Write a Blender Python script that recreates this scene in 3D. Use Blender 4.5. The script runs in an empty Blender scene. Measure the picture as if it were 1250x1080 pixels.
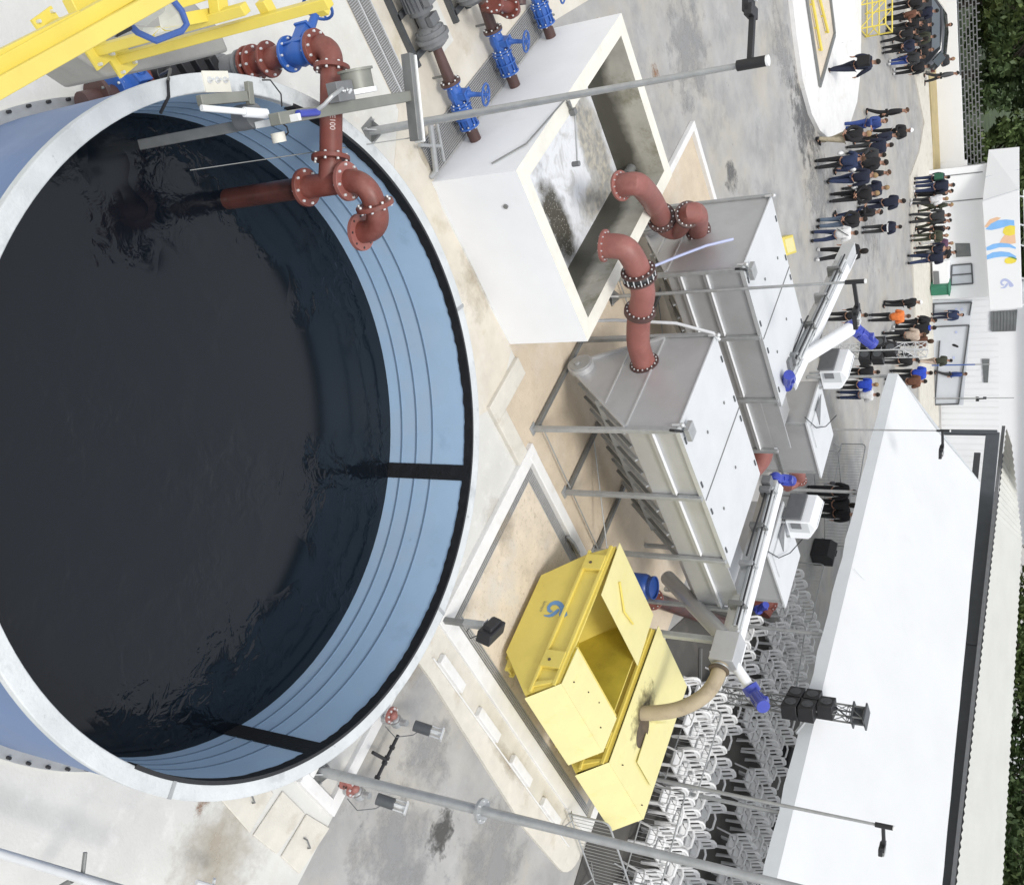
import bpy, math, random
from mathutils import Vector, Matrix
random.seed(7)
V = Vector
sc = bpy.context.scene
col = sc.collection
R = math.radians

# ------------------------------------------------------------------ camera
CAM = V((-12.069, -11.934, 10.0))
FPX, PITCH, ROLL, YAW = 1260.38, R(31.6332), R(1.2196), R(46.3)
RT = V((math.cos(YAW), -math.sin(YAW), 0))
FH = V((math.sin(YAW), math.cos(YAW), 0))
FW = FH*math.cos(PITCH) - V((0, 0, math.sin(PITCH)))
UP = FH*math.sin(PITCH) + V((0, 0, math.cos(PITCH)))
cr, sr = math.cos(ROLL), math.sin(ROLL)
UR = RT*cr + UP*sr            # picture "down" of the turned photograph
UU = UP*cr - RT*sr            # picture "right" of the turned photograph
cd = bpy.data.cameras.new('camera')
cam = bpy.data.objects.new('camera', cd)
col.objects.link(cam)
mx = Matrix((UU, -UR, -FW)).transposed().to_4x4()
mx.translation = CAM
cam.matrix_world = mx
cd.sensor_fit = 'HORIZONTAL'
cd.sensor_width = 36.0
cd.lens = 36.0*FPX/1250.0
cd.clip_start = 0.05
cd.clip_end = 2000
sc.camera = cam

def ray(x, y):
    return FW + UR*((y-540)/FPX) + UU*((x-625)/FPX)
def PT(x, y, z=0.0):
    d = ray(x, y); return CAM + d*((z-CAM.z)/d.z)
def PP(x, y, p0, n):
    d = ray(x, y); return CAM + d*((V(p0)-CAM).dot(V(n))/d.dot(V(n)))
def PA(a, x, y): return PP(x, y, (a, 0, 0), (1, 0, 0))
def PB(b, x, y): return PP(x, y, (0, b, 0), (0, 1, 0))
def proj(p):
    d = V(p)-CAM; w = d.dot(FW)
    return 625+d.dot(UU)/w*FPX, 540+d.dot(UR)/w*FPX
def hgt(p, tx):
    lo, hi = p.z, p.z+12
    for _ in range(40):
        m = (lo+hi)/2
        if proj((p.x, p.y, m))[0] < tx: lo = m
        else: hi = m
    return lo-p.z

# ------------------------------------------------------------------ materials
def mat(name, c, rough=.6, metal=0., var=.08, scale=2.5, dirt=None, bump=0., bscale=30., spec=None, coat=0.):
    m = bpy.data.materials.new(name); m.use_nodes = True
    nt = m.node_tree; N = nt.nodes; L = nt.links
    b = N['Principled BSDF']
    b.inputs['Roughness'].default_value = rough
    b.inputs['Metallic'].default_value = metal
    if spec is not None: b.inputs['Specular IOR Level'].default_value = spec
    if coat: b.inputs['Coat Weight'].default_value = coat
    tc = N.new('ShaderNodeTexCoord')
    out = None
    no = N.new('ShaderNodeTexNoise'); no.inputs['Scale'].default_value = scale; no.inputs['Detail'].default_value = 6; no.inputs['Roughness'].default_value = .62
    L.new(tc.outputs['Object'], no.inputs['Vector'])
    ramp = N.new('ShaderNodeMapRange'); ramp.inputs['From Min'].default_value = .3; ramp.inputs['From Max'].default_value = .7
    ramp.inputs['To Min'].default_value = 1-var; ramp.inputs['To Max'].default_value = 1+var*.6
    L.new(no.outputs['Fac'], ramp.inputs['Value'])
    mul = N.new('ShaderNodeVectorMath'); mul.operation = 'SCALE'
    mul.inputs[0].default_value = c
    L.new(ramp.outputs[0], mul.inputs['Scale'])
    out = mul.outputs[0]
    if dirt:
        for (dc, amt, dsc, lo, hi) in dirt:
            n2 = N.new('ShaderNodeTexNoise'); n2.inputs['Scale'].default_value = dsc; n2.inputs['Detail'].default_value = 7; n2.inputs['Roughness'].default_value = .65
            off = N.new('ShaderNodeVectorMath'); off.operation = 'ADD'; off.inputs[1].default_value = (random.uniform(-30, 30), random.uniform(-30, 30), 5)
            L.new(tc.outputs['Object'], off.inputs[0]); L.new(off.outputs[0], n2.inputs['Vector'])
            mr = N.new('ShaderNodeMapRange'); mr.inputs['From Min'].default_value = lo; mr.inputs['From Max'].default_value = hi
            mr.inputs['To Max'].default_value = amt
            L.new(n2.outputs['Fac'], mr.inputs['Value'])
            mix = N.new('ShaderNodeMix'); mix.data_type = 'RGBA'
            L.new(mr.outputs[0], mix.inputs['Factor']); L.new(out, mix.inputs[6]); mix.inputs[7].default_value = (*dc, 1)
            out = mix.outputs[2]
    L.new(out, b.inputs['Base Color'])
    rr = N.new('ShaderNodeMapRange'); rr.inputs['To Min'].default_value = max(.02, rough-.08); rr.inputs['To Max'].default_value = min(1, rough+.1)
    L.new(no.outputs['Fac'], rr.inputs['Value']); L.new(rr.outputs[0], b.inputs['Roughness'])
    if bump:
        n3 = N.new('ShaderNodeTexNoise'); n3.inputs['Scale'].default_value = bscale; n3.inputs['Detail'].default_value = 4
        L.new(tc.outputs['Object'], n3.inputs['Vector'])
        bp = N.new('ShaderNodeBump'); bp.inputs['Strength'].default_value = bump; bp.inputs['Distance'].default_value = .02
        L.new(n3.outputs['Fac'], bp.inputs['Height']); L.new(bp.outputs[0], b.inputs['Normal'])
    return m

M = {}
def defm(k, *a, **kw): M[k] = mat(k, *a, **kw)
defm('road', (.36, .355, .345), .8, var=.2, scale=.9, bump=.3, bscale=18, dirt=[((.42, .385, .32), .6, .5, .47, .64), ((.20, .205, .21), .6, .7, .53, .70), ((.45, .43, .40), .5, 1.1, .55, .75), ((.07, .07, .07), .7, 2.1, .68, .76)])
defm('apron', (.60, .595, .56), .75, var=.10, scale=.8, bump=.2, bscale=25, dirt=[((.50, .45, .35), .5, .5, .56, .74), ((.46, .46, .445), .5, 1.3, .57, .74), ((.70, .69, .66), .6, 2.6, .55, .7), ((.26, .22, .16), .6, 5.5, .68, .78)])
defm('apron_beige', (.60, .555, .47), .75, var=.12, scale=1.5, bump=.15, bscale=25, dirt=[((.66, .63, .57), .7, .7, .5, .66), ((.36, .28, .15), .5, 1.1, .58, .74)])
defm('pad', (.64, .56, .45), .85, var=.13, scale=2.2, bump=.6, bscale=40, dirt=[((.36, .30, .22), .7, 16., .56, .70), ((.55, .54, .52), .7, .6, .52, .68), ((.32, .25, .17), .6, 7., .6, .74), ((.28, .25, .2), .5, 1.4, .6, .75)])
defm('sand_pad', (.58, .49, .375), .85, var=.12, scale=1.6, bump=.4, bscale=35, dirt=[((.40, .33, .24), .6, 14., .58, .72), ((.66, .61, .53), .6, .5, .52, .68), ((.46, .37, .26), .6, .8, .55, .72), ((.58, .50, .38), .6, 3., .55, .7)])
defm('kerb', (.72, .715, .70), .7, var=.07, scale=3, bump=.15, dirt=[((.5, .46, .38), .5, 1.6, .58, .74)])
defm('kerb_old', (.62, .59, .52), .75, var=.1, scale=3, bump=.2, dirt=[((.40, .34, .25), .6, 1.8, .56, .74)])
defm('white_wall', (.84, .85, .865), .62, var=.03, scale=1.2, dirt=[((.70, .70, .68), .45, 1.3, .58, .78), ((.5, .48, .43), .5, 7, .70, .8)], bump=.05)
defm('rim_cream', (.72, .70, .62), .65, var=.08, scale=4, dirt=[((.55, .5, .4), .4, 3, .58, .75)])
defm('basin_inside', (.36, .35, .32), .6, var=.2, scale=2, dirt=[((.035, .035, .022), .95, 1.1, .40, .56), ((.13, .13, .045), .8, 2.6, .55, .66)], bump=.2)
defm('tank_blue', (.37, .52, .70), .42, var=.06, scale=1.2, dirt=[((.42, .52, .62), .5, .9, .5, .7), ((.22, .33, .46), .5, 1.6, .6, .78), ((.16, .2, .24), .4, 5, .68, .8)])
defm('tank_blue_out', (.10, .17, .33), .45, var=.1, scale=1.2, dirt=[((.22, .29, .45), .5, .6, .5, .7), ((.3, .32, .36), .5, 3, .62, .78)])  # darkened blue: shade from the concrete structure above is in the colour
defm('tank_rim', (.55, .575, .58), .7, var=.1, scale=3, dirt=[((.68, .70, .71), .6, 1.1, .5, .7), ((.33, .35, .36), .75, 2.0, .56, .70), ((.16, .17, .17), .7, 6, .66, .76)], bump=.35)
defm('black_seal', (.012, .013, .015), .5, var=.3, scale=8, bump=.4, bscale=20)
defm('hoop_line', (.14, .21, .30), .6)
defm('red_pipe', (.17, .046, .034), .46, var=.2, scale=3, dirt=[((.30, .13, .105), .6, 1.7, .5, .7), ((.09, .04, .033), .65, 5., .58, .74), ((.35, .24, .2), .4, 11., .66, .76)])
defm('red_pipe_faded', (.27, .10, .084), .5, var=.16, scale=3, dirt=[((.36, .165, .14), .6, 1.7, .5, .7), ((.15, .065, .05), .6, 4., .58, .74), ((.42, .3, .26), .4, 11., .66, .76)])
defm('dark_pipe', (.085, .045, .04), .5, var=.2, scale=4)
defm('blue_valve', (.035, .115, .40), .38, var=.15, scale=5, dirt=[((.12, .2, .42), .4, 6, .58, .75)])
defm('motor_blue', (.035, .055, .36), .35, var=.12, scale=6, coat=.3)
defm('galv', (.42, .43, .43), .48, metal=.45, var=.15, scale=6)
defm('galv_dark', (.22, .225, .22), .5, metal=.4, var=.15, scale=6)
defm('galv_bright', (.66, .67, .67), .4, metal=.35, var=.08, scale=5)
defm('steel', (.52, .525, .53), .42, metal=.45, var=.08, scale=1.3, dirt=[((.42, .42, .41), .5, .9, .5, .72)])
defm('steel_light', (.62, .63, .63), .42, metal=.5, var=.05, scale=2)
defm('lid_grey', (.60, .615, .625), .48, metal=.05, var=.05, scale=1.6, dirt=[((.5, .51, .52), .4, 2.2, .6, .76)])
defm('rail_white', (.78, .79, .80), .5, var=.03)
defm('olive_steel', (.24, .245, .215), .5, metal=.25, var=.12, scale=4)
defm('yellow_paint', (.70, .57, .13), .42, var=.07, scale=2, dirt=[((.55, .42, .08), .5, 2.4, .58, .76), ((.30, .21, .06), .5, 9, .68, .78)])
defm('yellow_lid', (.72, .655, .31), .45, var=.05, scale=2, dirt=[((.68, .56, .18), .5, 3, .58, .76), ((.40, .30, .10), .5, 12, .69, .78)])
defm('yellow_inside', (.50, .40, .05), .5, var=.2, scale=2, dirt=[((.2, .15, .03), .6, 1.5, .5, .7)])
defm('soot', (.10, .075, .05), .85, var=.4, scale=5)
defm('yellow_rail', (.70, .57, .10), .4, var=.06, scale=4, dirt=[((.5, .4, .06), .4, 5, .6, .78)])
defm('black_plastic', (.018, .018, .02), .5, var=.2, scale=8)
defm('dark_grey', (.07, .075, .08), .5, var=.15, scale=5)
defm('mid_grey', (.17, .175, .18), .5, var=.15, scale=5)
defm('motor_grey', (.13, .135, .14), .45, var=.15, scale=5)
defm('drum_blue', (.03, .085, .33), .35, var=.1, scale=3)
defm('tan_chute', (.40, .33, .22), .6, var=.12, scale=3, dirt=[((.16, .12, .08), .6, 2, .55, .75)])
defm('chair_white', (.74, .74, .74), .4, var=.03)
defm('canopy', (.81, .82, .825), .55, var=.04, scale=.5, dirt=[((.68, .68, .66), .4, 1.1, .6, .8)], bump=.35, bscale=1.3)
defm('valance', (.66, .69, .71), .6, var=.04, scale=2)
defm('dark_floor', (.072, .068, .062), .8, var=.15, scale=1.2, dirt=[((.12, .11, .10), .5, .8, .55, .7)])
defm('fascia_dark', (.085, .095, .105), .5, var=.15, scale=2)
defm('roof_cream', (.54, .54, .50), .6, var=.06, scale=.6, dirt=[((.42, .42, .38), .35, .9, .6, .8)])
defm('building_white', (.83, .84, .85), .6, var=.03, scale=.8)
defm('panel_white', (.79, .80, .81), .5, var=.02, scale=.8)
defm('glass_pale', (.58, .61, .65), .2, var=.05, scale=1.5)
defm('window_dark', (.17, .18, .18), .15, var=.25, scale=1.5)
defm('frame_dark', (.09, .095, .10), .45)
defm('tan_strip', (.42, .34, .18), .9, var=.15, scale=1.5)
defm('grate', (.42, .42, .42), .5, metal=.3, var=.1)
defm('grate_pit', (.22, .22, .215), .9)
defm('leaf', (.115, .165, .055), .6, var=.5, scale=.8, dirt=[((.19, .21, .05), .8, .5, .5, .7), ((.045, .08, .03), .8, .35, .5, .65)])
defm('leaf_dark', (.085, .13, .05), .6, var=.5, scale=.8, dirt=[((.12, .15, .045), .8, .5, .5, .7)])
defm('bark', (.12, .10, .08), .9, var=.3, scale=6)
defm('art_blue', (.22, .48, .85), .5); defm('art_peach', (.80, .52, .34), .5); defm('art_yellow', (.80, .66, .08), .5); defm('art_green', (.10, .25, .08), .5)
defm('logo_blue', (.13, .28, .52), .5, var=.1, scale=20); defm('logo_grey', (.36, .33, .17), .6); defm('logo_pale', (.45, .50, .72), .5)
defm('chalk', (.62, .52, .50), .9, var=.3, scale=30)
defm('net_white', (.72, .72, .66), .8, var=.1, scale=4)
defm('net_blue', (.05, .11, .34), .5)
defm('led', (.78, .79, .78), .35, var=.03)
defm('stain', (.055, .055, .052), .55, var=.3, scale=3)
defm('sticker_white', (.8, .8, .8), .4)
defm('green_bin', (.04, .20, .12), .5)
defm('car_paint', (.025, .028, .033), .22, coat=.6); defm('car_glass', (.12, .14, .16), .08); defm('tyre', (.02, .02, .02), .8)
defm('pink_roof', (.55, .25, .2), .8)
defm('skin', (.40, .22, .15), .55, var=.05); defm('eye', (.02, .015, .012), .3)

def water_mat():
    m = bpy.data.materials.new('sludge_water'); m.use_nodes = True
    N = m.node_tree.nodes; L = m.node_tree.links; b = N['Principled BSDF']
    b.inputs['Base Color'].default_value = (.0022, .0045, .008, 1); b.inputs['Roughness'].default_value = .13
    b.inputs['IOR'].default_value = 1.45
    tc = N.new('ShaderNodeTexCoord')
    n = N.new('ShaderNodeTexNoise'); n.inputs['Scale'].default_value = 4.2; n.inputs['Detail'].default_value = 3; n.inputs['Distortion'].default_value = .6
    n2 = N.new('ShaderNodeTexNoise'); n2.inputs['Scale'].default_value = .7; n2.inputs['Detail'].default_value = 2
    L.new(tc.outputs['Object'], n.inputs['Vector']); L.new(tc.outputs['Object'], n2.inputs['Vector'])
    mr = N.new('ShaderNodeMapRange'); mr.inputs['From Min'].default_value = .42; mr.inputs['From Max'].default_value = .62
    L.new(n2.outputs['Fac'], mr.inputs['Value'])
    mu = N.new('ShaderNodeMath'); mu.operation = 'MULTIPLY'; L.new(n.outputs['Fac'], mu.inputs[0]); L.new(mr.outputs[0], mu.inputs[1])
    bp = N.new('ShaderNodeBump'); bp.inputs['Strength'].default_value = .7; bp.inputs['Distance'].default_value = .05
    L.new(mu.outputs[0], bp.inputs['Height']); L.new(bp.outputs[0], b.inputs['Normal'])
    return m
M['sludge'] = water_mat()

def foam_mat():
    m = bpy.data.materials.new('foam_water'); m.use_nodes = True
    N = m.node_tree.nodes; L = m.node_tree.links; b = N['Principled BSDF']
    tc = N.new('ShaderNodeTexCoord')
    def blob(cx, cy, rx, ry, r0, r1, nz=.35):
        mp = N.new('ShaderNodeMapping'); mp.vector_type = 'POINT'
        mp.inputs['Location'].default_value = (-cx/rx, -cy/ry, 0); mp.inputs['Scale'].default_value = (1/rx, 1/ry, 0)
        L.new(tc.outputs['Object'], mp.inputs['Vector'])
        ln = N.new('ShaderNodeVectorMath'); ln.operation = 'LENGTH'; L.new(mp.outputs[0], ln.inputs[0])
        ns = N.new('ShaderNodeTexNoise'); ns.inputs['Scale'].default_value = 3.5; ns.inputs['Detail'].default_value = 6
        L.new(tc.outputs['Object'], ns.inputs['Vector'])
        ma = N.new('ShaderNodeMath'); ma.operation = 'MULTIPLY_ADD'; ma.inputs[1].default_value = nz*2; L.new(ns.outputs['Fac'], ma.inputs[0]); L.new(ln.outputs['Value'], ma.inputs[2])
        mr = N.new('ShaderNodeMapRange'); mr.inputs['From Min'].default_value = r0+nz; mr.inputs['From Max'].default_value = r1+nz
        mr.inputs['To Min'].default_value = 1; mr.inputs['To Max'].default_value = 0
        L.new(ma.outputs[0], mr.inputs['Value']); return mr.outputs[0]
    vo = N.new('ShaderNodeTexVoronoi'); vo.inputs['Scale'].default_value = 22; L.new(tc.outputs['Object'], vo.inputs['Vector'])
    bub = N.new('ShaderNodeMapRange'); bub.inputs['From Min'].default_value = .12; bub.inputs['From Max'].default_value = .3; L.new(vo.outputs['Distance'], bub.inputs['Value'])
    def mix(f, a, c):
        x = N.new('ShaderNodeMix'); x.data_type = 'RGBA'; L.new(f, x.inputs['Factor'])
        for i, q in ((6, a), (7, c)):
            if isinstance(q, tuple): x.inputs[i].default_value = (*q, 1)
            else: L.new(q, x.inputs[i])
        return x.outputs[2]
    dark = mix(bub.outputs[0], (.45, .44, .40), (.075, .07, .055))
    rough = N.new('ShaderNodeTexNoise'); rough.inputs['Scale'].default_value = 9; rough.inputs['Detail'].default_value = 8; L.new(tc.outputs['Object'], rough.inputs['Vector'])
    rm = N.new('ShaderNodeMapRange'); rm.inputs['From Min'].default_value = .35; rm.inputs['From Max'].default_value = .65; L.new(rough.outputs['Fac'], rm.inputs['Value'])
    scum = mix(rm.outputs[0], (.52, .49, .42), (.30, .30, .29))
    c = mix(blob(-3.0, 4.75, 1.5, .55, .70, 1.05), (.74, .76, .79), scum)
    c = mix(blob(-2.3, 4.2, .45, .9, .55, 1.0), c, scum)
    sw = N.new('ShaderNodeTexNoise'); sw.inputs['Scale'].default_value = 2.2; sw.inputs['Detail'].default_value = 9; sw.inputs['Distortion'].default_value = 1.4; L.new(tc.outputs['Object'], sw.inputs['Vector'])
    sm = N.new('ShaderNodeMapRange'); sm.inputs['From Min'].default_value = .50; sm.inputs['From Max'].default_value = .66; sm.inputs['To Max'].default_value = .75; L.new(sw.outputs['Fac'], sm.inputs['Value'])
    c = mix(sm.outputs[0], c, (.47, .47, .46))
    c = mix(blob(-2.8, 2.55, 1.15, .46, .55, 1.05, .5), c, dark)
    L.new(c, b.inputs['Base Color']); b.inputs['Roughness'].default_value = .35
    bp = N.new('ShaderNodeBump'); bp.inputs['Strength'].default_value = .5; bp.inputs['Distance'].default_value = .03
    L.new(rough.outputs['Fac'], bp.inputs['Height']); L.new(bp.outputs[0], b.inputs['Normal'])
    return m
M['foam'] = foam_mat()

# ------------------------------------------------------------------ mesh builder
def perp(d):
    d = d.normalized()
    u = d.cross(V((0, 0, 1)))
    if u.length < 1e-3: u = V((1, 0, 0))
    u.normalize(); return u, u.cross(d).normalized()
class B:
    def __init__(s): s.v = []; s.f = []; s.mi = []; s.cur = 0
    def m(s, i): s.cur = i; return s
    def _add(s, vs, fs):
        o = len(s.v); s.v += [tuple(p) for p in vs]; s.f += [tuple(i+o for i in f) for f in fs]; s.mi += [s.cur]*len(fs); return s
    def obox(s, c, x, y, z):
        c, x, y, z = V(c), V(x), V(y), V(z)
        vs = [c+x*i+y*j+z*k for k in (-1, 1) for j in (-1, 1) for i in (-1, 1)]
        return s._add(vs, [(0, 2, 3, 1), (4, 5, 7, 6), (0, 1, 5, 4), (2, 6, 7, 3), (0, 4, 6, 2), (1, 3, 7, 5)])
    def box(s, lo, hi):
        lo, hi = V(lo), V(hi); h = (hi-lo)/2
        return s.obox((lo+hi)/2, (h.x, 0, 0), (0, h.y, 0), (0, 0, h.z))
    def beam(s, p, q, w, h, up=(0, 0, 1)):
        p, q = V(p), V(q); d = q-p; u = d.cross(V(up))
        if u.length < 1e-4: u = d.cross(V((1, 0, 0)))
        u.normalize(); n = u.cross(d).normalized()
        return s.obox((p+q)/2, d/2, u*w/2, n*h/2)
    def tube(s, pts, r, n=12, cap=True):
        pts = [V(p) for p in pts]; k = len(pts)
        rs = r if isinstance(r, (list, tuple)) else [r]*k
        t = [(pts[min(i+1, k-1)]-pts[max(i-1, 0)]).normalized() for i in range(k)]
        u, w = perp(t[0]); vs = []
        for i in range(k):
            u = (u-t[i]*u.dot(t[i])).normalized(); w = t[i].cross(u)
            vs += [pts[i]+(u*math.cos(2*math.pi*j/n)+w*math.sin(2*math.pi*j/n))*rs[i] for j in range(n)]
        fs = [(i*n+j, i*n+(j+1) % n, (i+1)*n+(j+1) % n, (i+1)*n+j) for i in range(k-1) for j in range(n)]
        if cap: fs += [tuple(range(n-1, -1, -1)), tuple((k-1)*n+j for j in range(n))]
        return s._add(vs, fs)
    def cyl(s, p, q, r, n=16, cap=True): return s.tube([p, q], r, n, cap)
    def ring(s, c, r0, r1, z0, z1, n=96, a0=0, a1=2*math.pi):
        full = abs(a1-a0-2*math.pi) < 1e-6; k = n if full else n+1; vs = []
        for i in range(k):
            t = a0+(a1-a0)*i/n; cc, ss = math.cos(t), math.sin(t)
            vs += [(c[0]+r*cc, c[1]+r*ss, z) for r, z in ((r0, z0), (r1, z0), (r1, z1), (r0, z1))]
        fs = []
        for i in range(n):
            j = (i+1) % k
            for e in range(4): fs.append((i*4+e, j*4+e, j*4+(e+1) % 4, i*4+(e+1) % 4)[::-1])
        if not full: fs += [(0, 1, 2, 3), tuple((k-1)*4+e for e in (3, 2, 1, 0))]
        return s._add(vs, [f[::-1] for f in fs])
    def poly(s, pts): return s._add([V(p) for p in pts], [tuple(range(len(pts)))])
    def prism(s, pts, e):
        pts = [V(p) for p in pts]; e = V(e); n = len(pts)
        vs = pts+[p+e for p in pts]
        return s._add(vs, [tuple(range(n-1, -1, -1)), tuple(range(n, 2*n))]+[(i, (i+1) % n, n+(i+1) % n, n+i) for i in range(n)])
    def ball(s, c, rx, ry=None, rz=None, n=12, m=8, rot=None):
        ry = ry or rx; rz = rz or rx; c = V(c); vs = []
        for i in range(m+1):
            t = math.pi*i/m
            for j in range(n):
                f = 2*math.pi*j/n; p = V((rx*math.sin(t)*math.cos(f), ry*math.sin(t)*math.sin(f), rz*math.cos(t)))
                if rot: p = rot @ p
                vs.append(c+p)
        return s._add(vs, [(i*n+j, (i+1)*n+j, (i+1)*n+(j+1) % n, i*n+(j+1) % n) for i in range(m) for j in range(n)])
    def torus(s, c, ax, R0, r, n=24, m=8, a0=0, a1=2*math.pi):
        u, w = perp(V(ax)); full = abs(a1-a0-2*math.pi) < 1e-6
        k = n if full else n+1
        pts = [V(c)+(u*math.cos(a0+(a1-a0)*i/n)+w*math.sin(a0+(a1-a0)*i/n))*R0 for i in range(k)]
        if full:
            vs = []; ax = V(ax).normalized()
            for i, p in enumerate(pts):
                o = (p-V(c)).normalized()
                vs += [p+(o*math.cos(2*math.pi*j/m)+ax*math.sin(2*math.pi*j/m))*r for j in range(m)]
            return s._add(vs, [(i*m+j, ((i+1) % n)*m+j, ((i+1) % n)*m+(j+1) % m, i*m+(j+1) % m) for i in range(n) for j in range(m)])
        return s.tube(pts, r, m)
    def flange(s, c, ax, r, t=.035, nb=10, bolt=.016, bm=None, n=28):
        c = V(c); ax = V(ax).normalized(); s.cyl(c-ax*t/2, c+ax*t/2, r, n)
        u, w = perp(ax); keep = s.cur
        if bm is not None: s.cur = bm
        for i in range(nb):
            f = 2*math.pi*(i+.5)/nb; p = c+(u*math.cos(f)+w*math.sin(f))*r*.84
            s.cyl(p-ax*(t/2+.022), p+ax*(t/2+.022), bolt, 6)
        s.cur = keep; return s
    def build(s, name, mats, parent=None, bevel=0, smooth=True, seg=2):
        if not isinstance(mats, (list, tuple)): mats = [mats]
        root = parent
        while root is not None and root.parent is not None: root = root.parent
        off = V(root.location) if root is not None else V((0, 0, 0))
        me = bpy.data.meshes.new(name)
        me.from_pydata([V(p)-off for p in s.v], [], s.f)
        for k in mats: me.materials.append(M[k] if isinstance(k, str) else k)
        me.polygons.foreach_set('material_index', s.mi)
        if smooth:
            me.polygons.foreach_set('use_smooth', [True]*len(me.polygons)); me.update()
            me.set_sharp_from_angle(angle=R(38))
        me.update()
        o = bpy.data.objects.new(name, me); col.objects.link(o)
        if parent is not None: o.parent = parent
        if bevel:
            md = o.modifiers.new('bevel', 'BEVEL'); md.width = bevel; md.segments = seg; md.limit_method = 'ANGLE'; md.angle_limit = R(40)
        return o
def arc(c, di, do, r, n=10):
    c, di, do = V(c), V(di).normalized(), V(do).normalized()
    ce = c-di*r+do*r
    return [ce+(di*math.sin(math.pi/2*i/n)-do*math.cos(math.pi/2*i/n))*r for i in range(n+1)]
def tag(o, label, cat, group=None):
    o['label'] = label; o['category'] = cat
    if group: o['group'] = group
    return o
def thing(name, label, cat, loc=(0, 0, 0), group=None):
    o = bpy.data.objects.new(name, None); o.location = loc; o.empty_display_size = .2; col.objects.link(o)
    return tag(o, label, cat, group)
def struct(name, bld, m, **k):
    o = bld.build(name, m, **k); o['kind'] = 'structure'; return o
def dup(root, loc, rotz=None, label=None):
    r = root.copy(); col.objects.link(r); r.location = loc
    if rotz is not None: r.rotation_euler = (0, 0, rotz)
    if label: r['label'] = label
    for ch in list(root.children):
        c = ch.copy(); col.objects.link(c); c.parent = r
        for g in ch.children:
            d = g.copy(); col.objects.link(d); d.parent = c
    return r
def slab(poly, z0, z1):
    b = B(); return b.prism([(p[0], p[1], z0) for p in poly], (0, 0, z1-z0))
def rect(a0, a1, b0, b1): return [(a0, b0), (a1, b0), (a1, b1), (a0, b1)]
def wobble(poly, amp, n=6):
    out = []
    for i, p in enumerate(poly):
        q = poly[(i+1) % len(poly)]
        for k in range(n):
            t = k/n; out.append((p[0]+(q[0]-p[0])*t+random.uniform(-amp, amp), p[1]+(q[1]-p[1])*t+random.uniform(-amp, amp)))
    return out

# ------------------------------------------------------------------ light and sky
w = bpy.data.worlds.new('World'); sc.world = w; w.use_nodes = True
N = w.node_tree.nodes; L = w.node_tree.links
bg = N['Background']; sky = N.new('ShaderNodeTexSky'); sky.sky_type = 'NISHITA'; sky.sun_disc = False
SUN_EL, SUN_DIR = R(58), V((-.52, -.80, 0)).normalized()
sky.sun_elevation = SUN_EL; sky.sun_rotation = math.atan2(SUN_DIR.x, SUN_DIR.y)
sky.air_density = 1.0; sky.dust_density = 4.0; sky.ozone_density = 1.0
hs = N.new('ShaderNodeHueSaturation'); hs.inputs['Saturation'].default_value = .22
L.new(sky.outputs[0], hs.inputs['Color'])
oc = N.new('ShaderNodeMix'); oc.data_type = 'RGBA'; oc.inputs['Factor'].default_value = .6     # even cloud layer over the clear sky
L.new(hs.outputs[0], oc.inputs[6]); oc.inputs[7].default_value = (5.35, 5.6, 6.05, 1)
L.new(oc.outputs[2], bg.inputs['Color'])
bg.inputs['Strength'].default_value = .15
sd = bpy.data.lights.new('sun', 'SUN'); sd.energy = 1.45; sd.angle = R(14); sd.color = (1, .97, .92)
so = bpy.data.objects.new('sun', sd); col.objects.link(so)
ldir = -(SUN_DIR*math.cos(SUN_EL)+V((0, 0, math.sin(SUN_EL))))
so.rotation_euler = ldir.to_track_quat('-Z', 'Y').to_euler()
vs = sc.view_settings; vs.view_transform = 'Standard'; vs.look = 'None'; vs.exposure = 0.30; vs.gamma = 1; vs.use_curve_mapping = False

defm('concrete_grey', (.30, .295, .275), .8, var=.15, scale=2, bump=.2, dirt=[((.2, .19, .17), .6, 2.2, .55, .72)])
def waterline():
    """basin wall inside: grey concrete, dark algae up to an uneven high-water line"""
    m = M['basin_inside']; N = m.node_tree.nodes; L = m.node_tree.links; b = N['Principled BSDF']
    src = b.inputs['Base Color'].links[0].from_socket
    tc = N.new('ShaderNodeTexCoord'); sp = N.new('ShaderNodeSeparateXYZ'); L.new(tc.outputs['Object'], sp.inputs[0])
    no = N.new('ShaderNodeTexNoise'); no.inputs['Scale'].default_value = 1.6; no.inputs['Detail'].default_value = 6; L.new(tc.outputs['Object'], no.inputs['Vector'])
    ad = N.new('ShaderNodeMath'); ad.operation = 'MULTIPLY_ADD'; ad.inputs[1].default_value = .55; L.new(no.outputs['Fac'], ad.inputs[0]); L.new(sp.outputs['Z'], ad.inputs[2])
    mr = N.new('ShaderNodeMapRange'); mr.inputs['From Min'].default_value = 1.28; mr.inputs['From Max'].default_value = 1.52; mr.inputs['To Min'].default_value = .93; mr.inputs['To Max'].default_value = 0
    L.new(ad.outputs[0], mr.inputs['Value'])
    mx_ = N.new('ShaderNodeMix'); mx_.data_type = 'RGBA'; L.new(mr.outputs[0], mx_.inputs['Factor']); L.new(src, mx_.inputs[6]); mx_.inputs[7].default_value = (.050, .048, .036, 1)
    L.new(mx_.outputs[2], b.inputs['Base Color'])
defm('basin_inside', (.40, .385, .33), .6, var=.2, scale=2, dirt=[((.12, .115, .05), .8, 1.3, .52, .68)], bump=.2)
waterline()
defm('undergrowth', (.05, .075, .028), .95, var=.6, scale=1.2)

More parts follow.
